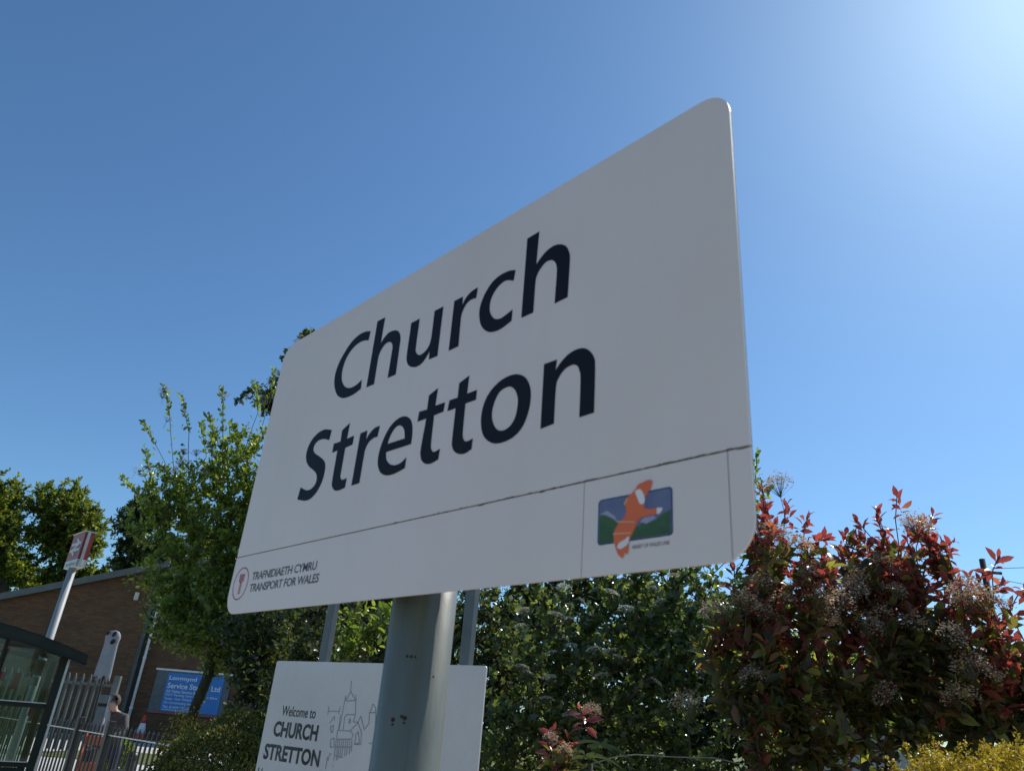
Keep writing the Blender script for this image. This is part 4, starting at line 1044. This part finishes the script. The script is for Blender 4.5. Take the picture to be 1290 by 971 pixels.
M['leaf_gold'] = leaf_mat('leaf_gold', [(0, (0.36, 0.25, 0.035)), (0.6, (0.52, 0.40, 0.05)), (1, (0.60, 0.52, 0.09))], 0.42, 0.5, 0.4, (1.1, 1.05, 0.5))
red_ramp = [(0, (0.13, 0.06, 0.05)), (0.3, (0.19, 0.07, 0.058)), (0.6, (0.26, 0.08, 0.066)), (0.85, (0.33, 0.11, 0.08)), (1, (0.33, 0.19, 0.08))]
M['leaf_red'] = leaf_mat('leaf_photinia_red', red_ramp, 0.48, 0.26, 0.6, (2.0, 1.0, 0.95))
M['leaf_red_o'] = leaf_mat('leaf_photinia_red_single', red_ramp, 0.48, 0.26, 0.6, (2.0, 1.0, 0.95), per_object=True)
M['leaf_pho'] = leaf_mat('leaf_photinia_green', [(0, (0.045, 0.055, 0.022)), (0.4, (0.085, 0.095, 0.032)), (0.7, (0.17, 0.10, 0.055)), (0.85, (0.16, 0.15, 0.05)), (1, (0.27, 0.27, 0.07))], 0.48, 0.30, 0.5, tgain=1.9)

def scatter_heads(parent, me_list, P, size, rng, name='flower_head', tilt=0.35):
    D = np.stack([rng.normal(size=len(P)), rng.normal(size=len(P)), rng.normal(size=len(P)) * tilt], 1)
    N = np.array([0, 0, 1.0]) + rng.normal(size=(len(P), 3)) * tilt
    leaf_objects(parent, me_list, P, D, N, size * rng.uniform(0.75, 1.2, len(P)), name)

# --- small flowering tree left of the station sign, its trunk in front of the blue board
TY = 8.0
tr = [at(222, 975, TY) * [1, 1, 0], at(232, 935, TY), at(246, 890, TY), at(262, 852, TY), at(272, 800, TY), at(285, 740, TY)]
tr[0] = np.array([tr[1][0] - 0.1, TY, 0.0])
def sh_(pts, Y): return [at(x, y, Y) for x, y in pts]
shoots = [sh_(p, TY + d) for p, d in (([(222, 590), (215, 545), (207, 490)], 0.1), ([(240, 585), (238, 545), (229, 503)], -0.2), ([(210, 600), (196, 560), (180, 534)], 0.3),
          ([(282, 580), (281, 535), (279, 494)], 0.0), ([(275, 570), (268, 540), (263, 527)], -0.3), ([(318, 560), (325, 520), (322, 486)], 0.2), ([(195, 620), (187, 590), (183, 568)], -0.1),
          ([(188, 640), (165, 615), (155, 605)], 0.2), ([(256, 580), (256, 550), (254, 536)], 0.4), ([(300, 580), (297, 545), (296, 540)], 0.1), ([(335, 540), (342, 500), (345, 470)], 0.1))]
t, A, P, ids, sids, rng = plant('flowering_tree', 'leafy green tree with upright shoots and small white blossoms left of the station sign', 'tree', tr,
      [blob(258, 635, TY, 72, 62, 0.6), blob(198, 650, TY, 42, 50, 0.5, 1.0), blob(195, 715, TY, 32, 30, 0.4), blob(245, 720, TY, 55, 60, 0.7), blob(318, 610, TY, 50, 70, 0.6), blob(318, 745, TY, 55, 80, 0.7),
       blob(255, 795, TY, 52, 32, 0.6, 0.9), blob(400, 640, TY, 80, 110, 0.8, 0.6), blob(225, 800, TY, 30, 22, 0.4), blob(290, 565, TY, 45, 30, 0.5), blob(300, 810, TY, 50, 40, 0.5), blob(330, 690, TY, 60, 80, 0.5), blob(225, 610, TY, 50, 40, 0.5), blob(218, 772, TY, 36, 28, 0.4), blob(292, 832, TY, 40, 24, 0.4)],
      1750, 'oval', M['leaf_haw'], M['bark_green'], 11, 0.056, 19, 0.052, 0.28, shoots, 30, up=0.4)
heads = [umbel('flower_head', M['petal'], 46, 0.05, 0.022, 0.014, s) for s in (1, 2, 3)]
pts = np.array([at(x, y, TY - 0.35) for x, y in ((212, 527), (206, 491), (228, 582), (238, 583), (222, 592), (232, 568), (204, 590), (172, 592), (283, 497), (258, 596), (247, 570), (205, 498))])
scatter_heads(t, heads, pts, 1.2, rng)

# --- hawthorn behind the sign, its drooping branches showing at the sign's left edge
HY = 9.6
droop = [sh_(p, HY) for p in ([(430, 480), (370, 470), (330, 487), (300, 506)], [(430, 450), (385, 440), (358, 452)], [(440, 425), (398, 418), (383, 425)], [(420, 500), (360, 505), (335, 515)], [(430, 470), (375, 475), (345, 480)])]
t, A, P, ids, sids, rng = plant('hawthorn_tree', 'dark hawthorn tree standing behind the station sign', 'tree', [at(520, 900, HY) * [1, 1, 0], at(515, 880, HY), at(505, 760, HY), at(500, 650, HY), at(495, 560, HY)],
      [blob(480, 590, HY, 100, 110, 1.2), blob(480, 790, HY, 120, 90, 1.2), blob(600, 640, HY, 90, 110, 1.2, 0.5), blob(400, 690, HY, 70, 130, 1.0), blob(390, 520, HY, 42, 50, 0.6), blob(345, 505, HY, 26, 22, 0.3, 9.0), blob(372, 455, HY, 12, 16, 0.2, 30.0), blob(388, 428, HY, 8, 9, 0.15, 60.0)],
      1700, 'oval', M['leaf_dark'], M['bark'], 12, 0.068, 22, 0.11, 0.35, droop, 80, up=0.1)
pts = np.array([at(x, y, HY - 0.3) for x, y in ((352, 470), (341, 481), (345, 503), (330, 503), (380, 425), (375, 430), (352, 469), (333, 503), (340, 502), (420, 770), (455, 790))])
scatter_heads(t, heads, pts, 1.3, rng)

# --- dark thicket behind the welcome board
KY = 6.9
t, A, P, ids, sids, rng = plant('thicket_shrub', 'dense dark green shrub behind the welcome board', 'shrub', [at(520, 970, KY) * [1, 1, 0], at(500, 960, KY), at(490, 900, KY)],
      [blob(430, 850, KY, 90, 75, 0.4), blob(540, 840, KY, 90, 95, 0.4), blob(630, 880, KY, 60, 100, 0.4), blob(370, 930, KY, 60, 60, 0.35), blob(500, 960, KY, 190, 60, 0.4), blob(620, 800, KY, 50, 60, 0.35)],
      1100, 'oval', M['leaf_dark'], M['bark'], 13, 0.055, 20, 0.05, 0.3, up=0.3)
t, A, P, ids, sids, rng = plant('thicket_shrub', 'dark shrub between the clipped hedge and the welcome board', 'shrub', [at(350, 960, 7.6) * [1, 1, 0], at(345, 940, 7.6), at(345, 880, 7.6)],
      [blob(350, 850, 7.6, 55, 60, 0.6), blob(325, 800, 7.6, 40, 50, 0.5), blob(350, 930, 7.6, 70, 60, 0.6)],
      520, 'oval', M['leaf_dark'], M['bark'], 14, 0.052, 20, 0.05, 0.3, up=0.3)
t, A, P, ids, sids, rng = plant('light_leaved_shrub', 'bright green sprigs between the station sign and the welcome board', 'shrub', [at(462, 960, 5.6) * [1, 1, 0], at(462, 940, 5.6), at(462, 860, 5.6)],
      [blob(468, 785, 5.6, 26, 26, 0.2), blob(445, 815, 5.6, 25, 14, 0.2), blob(430, 790, 5.6, 20, 25, 0.2)],
      34, 'oval', M['leaf_haw'], M['bark_green'], 15, 0.06, 12, 0.02, 0.3, up=0.4)

# --- white flowered shrub
VY = 5.7
vheads = [umbel('flower_head', M['petal'], 120, 0.05, 0.016, 0.016, s) for s in (5, 6, 7, 8)]
t, A, P, ids, sids, rng = plant('white_flowered_shrub', 'green shrub with flat white flower heads under the station sign', 'shrub', [at(740, 970, VY) * [1, 1, 0], at(740, 960, VY), at(742, 900, VY)],
      [blob(690, 830, VY, 75, 95, 0.32), blob(780, 800, VY, 90, 95, 0.32), blob(860, 830, VY, 70, 110, 0.32), blob(740, 940, VY, 150, 70, 0.32), blob(840, 690, VY, 60, 60, 0.3, 0.7)],
      560, 'lobed', M['leaf_vib'], M['bark'], 16, 0.066, 15, 0.04, 0.26, up=0.3, own=300, own_mat=M['leaf_vib_o'])
fx = np.random.default_rng(77)
fp = [(703, 777), (700, 780), (722, 778), (684, 789), (655, 786), (720, 762), (698, 772), (678, 820), (695, 820), (657, 818), (660, 838), (675, 838), (720, 811), (740, 815), (750, 818), (765, 812), (770, 820), (725, 842), (692, 853), (712, 840), (730, 758), (758, 792), (662, 846), (650, 845), (760, 850), (735, 795), (780, 825), (800, 800), (790, 770), (815, 785), (830, 760), (850, 770), (826, 740), (805, 745), (770, 745), (860, 740), (845, 725), (690, 745), (712, 738), (640, 865), (690, 880), (780, 870), (820, 860), (880, 890), (868, 885), (745, 865), (715, 900), (800, 900), (660, 770)]
pts = np.array([at(x + fx.normal() * 2, y + fx.normal() * 2, VY - 0.55 + 0.2 * fx.random()) for x, y in fp[::2]])
scatter_heads(t, vheads, pts, 1.0, rng, tilt=0.25)
t, A, P, ids, sids, rng = plant('green_topped_shrub', 'tall light green shrub top peeping out right of the station sign', 'shrub', [at(950, 970, 6.4) * [1, 1, 0], at(950, 950, 6.4), at(945, 800, 6.4), at(948, 680, 6.4)],
      [blob(950, 640, 6.4, 24, 55, 0.3), blob(930, 780, 6.4, 60, 90, 0.5), blob(1000, 850, 6.4, 90, 100, 0.5), blob(1120, 880, 6.4, 100, 70, 0.4)],
      300, 'oval', M['leaf_haw'], M['bark'], 17, 0.065, 13, 0.04, 0.3, [sh_([(951, 640), (952, 600), (953, 576)], 6.4)], 16, up=0.3)

# --- red leaved photinias
def photinia(label, base_px, blobs, ntips, shoots, seed, Y, panicles, nred=300):
    rng = np.random.default_rng(seed)
    b = at(base_px[0], base_px[1], Y)
    trunk = [np.array([b[0], Y, 0]), np.array([b[0] + 0.02, Y, 0.5]), np.array([b[0] - 0.03, Y + 0.03, 1.0])]
    t = thing('photinia_shrub', trunk[0], label, 'shrub', 'red leaved shrubs at the right')
    tips = tips_in(blobs, ntips, rng, 0.40)
    hi = tips[np.argsort(-tips[:, 2])[:max(3, ntips // 9)]]
    if ntips > 20: shoots = list(shoots) + [[q, q + [rng.normal() * 0.03, 0, 0.09], q + [rng.normal() * 0.07, rng.normal() * 0.03, rng.uniform(0.10, 0.20)]] for q in hi[::2]]
    A, P, r, ids, sids = skeleton(trunk, tips, rng, 0.22, 0.08, 0.0032, 0.028, shoots)
    obj('stems', branch_mesh('stems', A, P, r, M['twig_red']), t)
    ns = len(ids); allid = np.concatenate([ids, sids])
    tp = A[allid]; ax = norm(A[allid] - A[P[allid]]) * 0.7 + np.array([0, 0, 0.45]) + rng.normal(size=tp.shape) * 0.25; ax = norm(ax)
    x, y, d = project(tp)
    # young red whorls where a tip stands in the light: high up, or outside the others
    hgt = (tp[:, 2] - 1.2) / (tp[:, 2].max() - 1.2)
    red = (rng.random(len(tp)) < np.clip((hgt - 0.36) * 2.5, 0.14, 0.95)); red[len(ids):] = True
    def whorl(sel, n, ang, lmin, lmax, base):
        O, D, N, S = [], [], [], []
        ph0 = rng.random(sel.sum()) * 6.28
        a = ax[sel]; ref = norm(np.cross(a, rng.normal(size=a.shape))); bb = np.cross(a, ref)
        for k in range(n):
            ph = ph0 + k * 2.4; tt = k / n
            rad = np.cos(ph)[:, None] * ref + np.sin(ph)[:, None] * bb
            el = np.radians(ang[0] + (ang[1] - ang[0]) * tt + rng.normal(size=len(ph)) * 22)
            D.append(a * np.sin(el)[:, None] + rad * np.cos(el)[:, None]); N.append(a * np.cos(el)[:, None] - rad * np.sin(el)[:, None] + rng.normal(size=a.shape) * 0.45)
            O.append(tp[sel] - a * (base * (1 - tt))[..., None] if False else tp[sel] - a * base * (1 - tt))
            S.append(rng.uniform(lmin, lmax, len(ph)) * (1 - 0.25 * tt))
        return np.concatenate(O), np.concatenate(D), np.concatenate(N), np.concatenate(S)
    O, D, N, S = whorl(red, 13, (-15, 70), 0.055, 0.13, 0.16)
    sel = pick_large(O, S, nred)
    lm = np_mesh('leaf', *tmpl('lance'), M['leaf_red_o'])
    leaf_objects(t, [lm], O[sel], D[sel], N[sel], S[sel])
    keep = np.ones(len(O), bool); keep[sel] = False
    c = obj('red_leaves', np_mesh('red_leaves', *blades('lance', O[keep], D[keep], N[keep], S[keep]), M['leaf_red']), t); c['kind'] = 'stuff'
    O, D, N, S = whorl(~red, 11, (-5, 55), 0.09, 0.14, 0.14)
    O2, D2, _ = leaves_on(A, P, ids, rng, 6, 3, 0.25, 1.0, 0.0, 0.02)
    O, D, N, S = np.concatenate([O, O2]), np.concatenate([D, D2]), np.concatenate([N, up_normals(D2, rng, 0.6)]), np.concatenate([S, rng.uniform(0.08, 0.13, len(O2))])
    c = obj('green_leaves', np_mesh('green_leaves', *blades('lance', O, D, N, S), M['leaf_pho']), t); c['kind'] = 'stuff'
    if ntips > 20:      # more faded panicles among the outer twigs
        ex = tp[:ns][(tp[:ns, 1] < Y + 0.02) & (tp[:ns, 2] > 1.4)]; ex = ex[rng.permutation(len(ex))[:ntips // 60]]
        qx, qy, _ = project(ex); panicles = list(panicles) + list(zip(qx, qy))
    pts = np.array([at(px, py, Y - 0.25 + 0.12 * rng.random()) for px, py in panicles])
    leaf_objects(t, pheads, pts, rng.normal(size=pts.shape) * [1, 1, .2], np.array([0, -0.25, 1.0]) + rng.normal(size=pts.shape) * 0.2, rng.uniform(0.8, 1.25, len(pts)) * (0.55 if ntips < 20 else 1.0), 'flower_head')
    return t
pheads = [umbel('flower_head', M['petal_dull'], 300, 0.085, 0.05, 0.014, s, 0.016) for s in (21, 22, 23)]
PY_ = 4.6
photinia('red leaved shrub just right of the station sign, with faded flower heads', (975, 960), [blob(990, 735, PY_, 62, 72, 0.26), blob(940, 820, PY_, 65, 85, 0.26), blob(1000, 900, PY_, 80, 80, 0.26)], 165,
         [sh_(p, PY_) for p in ([(965, 690), (962, 640), (960, 612)], [(985, 690), (988, 655), (990, 632)], [(1010, 700), (1014, 665), (1018, 650)])], 31, PY_,
         [(980, 612), (985, 680), (970, 672), (1010, 690), (960, 735), (1005, 740), (985, 760), (1030, 755), (1045, 785), (1020, 720), (940, 760), (900, 770), (865, 890), (1055, 760)])
photinia('tallest red leaved shrub, its top reaching highest into the sky', (1110, 960), [blob(1125, 720, PY_ + 0.2, 74, 72, 0.28), blob(1085, 810, PY_ + 0.2, 75, 85, 0.28), blob(1155, 820, PY_ + 0.2, 62, 90, 0.28), blob(1110, 890, PY_ + 0.2, 100, 45, 0.25, 0.5)], 210,
         [sh_(p, PY_ + 0.2) for p in ([(1125, 700), (1128, 655), (1130, 625)], [(1115, 700), (1110, 660), (1105, 640)], [(1150, 700), (1160, 670), (1165, 655)], [(1170, 710), (1190, 690), (1202, 680)], [(1075, 720), (1068, 690), (1065, 672)])], 32, PY_ + 0.2,
         [(1150, 660), (1160, 668), (1130, 745), (1080, 735), (1110, 775), (1150, 790), (1095, 790), (1075, 745)])
photinia('red leaved shrub at the right edge, beside the utility pole', (1255, 960), [blob(1232, 815, PY_ - 0.1, 40, 62, 0.25), blob(1285, 845, PY_ - 0.1, 40, 60, 0.25), blob(1250, 890, PY_ - 0.1, 75, 50, 0.25)], 108,
         [sh_(p, PY_ - 0.1) for p in ([(1240, 760), (1250, 720), (1258, 700)], [(1270, 770), (1282, 750), (1290, 742)], [(1215, 770), (1212, 745), (1210, 735)], [(1235, 790), (1234, 750), (1232, 728)], [(1275, 800), (1274, 775), (1272, 760)])], 33, PY_ - 0.1,
         [(1215, 745), (1222, 760), (1235, 752), (1262, 765), (1200, 800), (1245, 850), (1210, 880)])
photinia('small red tipped shrub low in front of the white flowered shrub', (705, 965), [blob(700, 950, 4.4, 20, 16, 0.1), blob(735, 905, 4.4, 10, 8, 0.1)], 4,
         [sh_(p, 4.4) for p in ([(705, 960), (702, 935), (697, 918)], [(715, 950), (718, 930), (717, 925)], [(730, 930), (735, 905), (731, 890)])], 34, 4.4,
         [(693, 930), (712, 945), (745, 895)], 120)

# --- dark shrubs standing behind the flowering and red ones
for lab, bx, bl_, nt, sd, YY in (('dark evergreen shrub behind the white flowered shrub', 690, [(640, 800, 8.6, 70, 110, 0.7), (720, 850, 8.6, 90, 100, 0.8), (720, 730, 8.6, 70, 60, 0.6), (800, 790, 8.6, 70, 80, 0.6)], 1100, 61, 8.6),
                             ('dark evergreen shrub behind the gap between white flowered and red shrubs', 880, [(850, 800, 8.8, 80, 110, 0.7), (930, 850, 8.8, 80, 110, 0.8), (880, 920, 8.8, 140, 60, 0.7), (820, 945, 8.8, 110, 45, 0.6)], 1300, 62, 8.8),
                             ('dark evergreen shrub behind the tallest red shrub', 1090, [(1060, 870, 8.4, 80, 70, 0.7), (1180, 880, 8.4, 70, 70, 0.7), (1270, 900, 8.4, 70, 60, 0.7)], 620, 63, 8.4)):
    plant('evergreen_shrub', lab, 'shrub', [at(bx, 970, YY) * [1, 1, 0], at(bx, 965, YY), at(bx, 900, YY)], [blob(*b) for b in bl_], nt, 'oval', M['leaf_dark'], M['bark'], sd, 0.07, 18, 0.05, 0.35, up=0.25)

# --- strap leaved tuft and an arching bare stem low in the planting
rng = np.random.default_rng(71); c = at(745, 935, 4.3)
sp = thing('strap_leaved_plant', (c[0], 4.3, 0), 'tuft of long drooping strap leaves beside the small red tipped shrub', 'plant')
for i in range(13):
    a = rng.uniform(-0.6, 2.2); L = rng.uniform(0.16, 0.30); b0 = np.array([c[0] + rng.normal() * 0.05, 4.3 + rng.normal() * 0.03, c[2] - rng.uniform(0, 0.12)])
    dx = np.array([math.cos(a), -abs(math.sin(a)) * 0.6, 0]); V = []
    for t in np.linspace(0, 1, 7):
        q = b0 + dx * L * t + Z3 * (0.22 * t - 0.36 * t * t) * L * 1.6; w_ = 0.008 * (1 - t) ** 0.5
        V += [q - [0, w_ * 0.5, w_], q + [0, w_ * 0.5, w_]]
    obj('leaf', make_mesh('leaf', V, [(2 * k, 2 * k + 1, 2 * k + 3, 2 * k + 2) for k in range(6)], M['leaf_vib_o'], True), sp)
MB().tube([(c[0], 4.3, 0), (c[0], 4.3, c[2] - 0.1)], [0.03, 0.012], 7).build('stem', M['bark'], sp, True)
ar = MB().tube([at(725, 985, 4.5) * [1, 1, 0]] + [at(x, y, 4.5) for x, y in ((728, 970), (745, 962), (775, 953), (800, 950), (850, 953), (900, 954), (935, 962), (950, 975))], [0.0036] * 7 + [0.003, 0.002], 6).build('arching_stem', M['stem_pale'], None, True)
ar['label'] = 'thin pale bare stem arching low in front of the shrubs'; ar['category'] = 'stem'

# --- clipped hedge dome, golden shrub: dense small leaves over their whole volume
def dense(name, label, cat, c, rad, n, leaf, lsize, mat, seed, base, shell=0.16, tufts=0, bark=None):
    rng = np.random.default_rng(seed)
    t = thing(name, base, label, cat)
    v = norm(rng.normal(size=(n, 3))); v[:, 2] = np.where(v[:, 2] < -0.35, -v[:, 2], v[:, 2])
    lump = 1 + 0.05 * np.sin(v[:, 0] * 9 + 2) * np.sin(v[:, 2] * 8) + 0.04 * np.sin(v[:, 1] * 13 + v[:, 2] * 11)
    O = np.asarray(c) + v * np.asarray(rad) * (lump * (1 - shell * rng.random(n) ** 1.6))[:, None]
    D = v * 0.5 + norm(rng.normal(size=(n, 3))) + [0, 0, 0.4]
    if tufts:
        k = norm(rng.normal(size=(tufts, 3))); k[:, 2] = abs(k[:, 2]); m = 42
        o = np.asarray(c) + k * np.asarray(rad) * 0.95; ax = norm(k * [0.5, 0.5, 0.5] + [0, 0, 1.0] + rng.normal(size=k.shape) * 0.2)
        L = rng.uniform(0.04, 0.14, tufts)
        for q in range(m):
            tt = rng.random(tufts); O = np.concatenate([O, o + ax * (L * tt)[:, None] + rng.normal(size=k.shape) * 0.006]); D = np.concatenate([D, ax * 0.6 + norm(rng.normal(size=k.shape))])
    keep = O[:, 2] > 0.03; O, D = O[keep], D[keep]
    N = up_normals(D, rng, 0.5)
    cc = obj('crown', np_mesh('crown', *blades(leaf, O, D, N, lsize * rng.uniform(0.6, 1.3, len(O))), mat), t); cc['kind'] = 'stuff'
    tips = np.asarray(c) + v[:90] * np.asarray(rad) * 0.9; tips = tips[tips[:, 2] > 0.2]
    A, P, r, ids, s = skeleton([np.asarray(base, float), np.asarray(base, float) + [0, 0, 0.25]], tips, rng, 0.3, 0.06, 0.004, 0.05)
    obj('stems', branch_mesh('stems', A, P, r, bark or M['bark']), t)
    return t
c = at(292, 985, 6.6)
dense('clipped_hedge', 'clipped dark green domed hedge below the blue garage board', 'hedge', (c[0], 6.6, 0.78), (0.72, 0.62, 0.80), 34000, 'oval', 0.024, M['leaf_hedge'], 41, (c[0], 6.6, 0))
c = at(252, 905, 7.4)
plant('pale_tufted_shrub', 'pale yellow green tufted shrub beside the domed hedge', 'shrub', [np.array([c[0] - 0.1, 7.4, 0]), np.array([c[0] - 0.1, 7.4, 0.7]), np.array([c[0] - 0.08, 7.4, 1.0])], [blob(235, 915, 7.4, 26, 18, 0.2), blob(222, 935, 7.4, 22, 22, 0.2)], 40, 'oval', M['leaf_gold'], M['bark'], 42, 0.03, 20, 0.02, 0.2, up=0.5)
c = at(1195, 985, 3.5)
dense('golden_shrub', 'golden yellow small leaved shrub at the bottom right corner', 'shrub', (c[0], 3.5, 1.245), (0.34, 0.3, 0.43), 26000, 'oval', 0.016, M['leaf_gold'], 43, (c[0], 3.5, 0), 0.3, 60)
c = at(1272, 985, 3.6)
dense('golden_shrub', 'golden yellow shrub with taller tufts, cut by the right edge', 'shrub', (c[0], 3.6, 1.27), (0.34, 0.3, 0.455), 26000, 'oval', 0.016, M['leaf_gold'], 44, (c[0], 3.6, 0), 0.3, 80)
c = at(160, 922, 14.2)
dense('low_green_bush', 'low bright green bush behind the railings beside the person', 'shrub', (c[0], 14.2, 0.55), (0.26, 0.22, 0.42), 5000, 'oval', 0.04, M['leaf_haw'], 45, (c[0], 14.2, 0), 0.3)

# --- tall trees beyond the building
def far_tree(label, px, top, base_w, Y, blobs, ntips, seed, mat='leaf_far'):
    x0 = at(px, 800, Y)[0]
    tr = [np.array([x0, Y, 0.0])] + [np.array([at(px, yy, Y)[0], Y, at(px, yy, Y)[2]]) for yy in np.linspace(830, top + 55, 5)]
    return plant('broadleaf_tree', label, 'tree', tr, [blob(*b) for b in blobs], ntips, 'oval', M[mat], M['bark'], seed, 0.25, 38, 0.34, 1.2, (), 0, 'tall trees beyond the building', 0.35, 1.0, 0.025, 0.5, back=3, extra=0.3)
far_tree('round crowned tree rising behind the railway sign', 80, 605, 0, 55, [(82, 640, 55, 40, 34, 2.6), (112, 668, 55, 26, 28, 2.0), (60, 672, 55, 24, 20, 2.0), (90, 690, 55, 40, 22, 2.0, 0.7), (50, 735, 55, 34, 20, 1.8), (105, 725, 55, 38, 18, 1.8)], 950, 51)
far_tree('tree cut by the left edge of the picture, behind the building', 4, 590, 0, 52, [(0, 640, 52, 28, 44, 2.4), (14, 672, 52, 20, 28, 2.0), (-30, 690, 52, 40, 60, 2.5), (10, 715, 52, 40, 26, 2.0)], 900, 52)
far_tree('darker tree between the railway sign and the flowering tree', 165, 625, 0, 50, [(172, 660, 50, 24, 30, 1.8), (158, 690, 50, 14, 20, 1.2), (200, 700, 50, 34, 26, 2.0), (190, 640, 50, 20, 24, 1.5), (165, 715, 50, 30, 12, 1.4)], 560, 53, 'leaf_dark')
far_tree('tree hidden mostly behind the flowering tree', 265, 640, 0, 58, [(260, 690, 58, 50, 40, 2.5), (330, 700, 58, 50, 50, 2.5)], 380, 54)
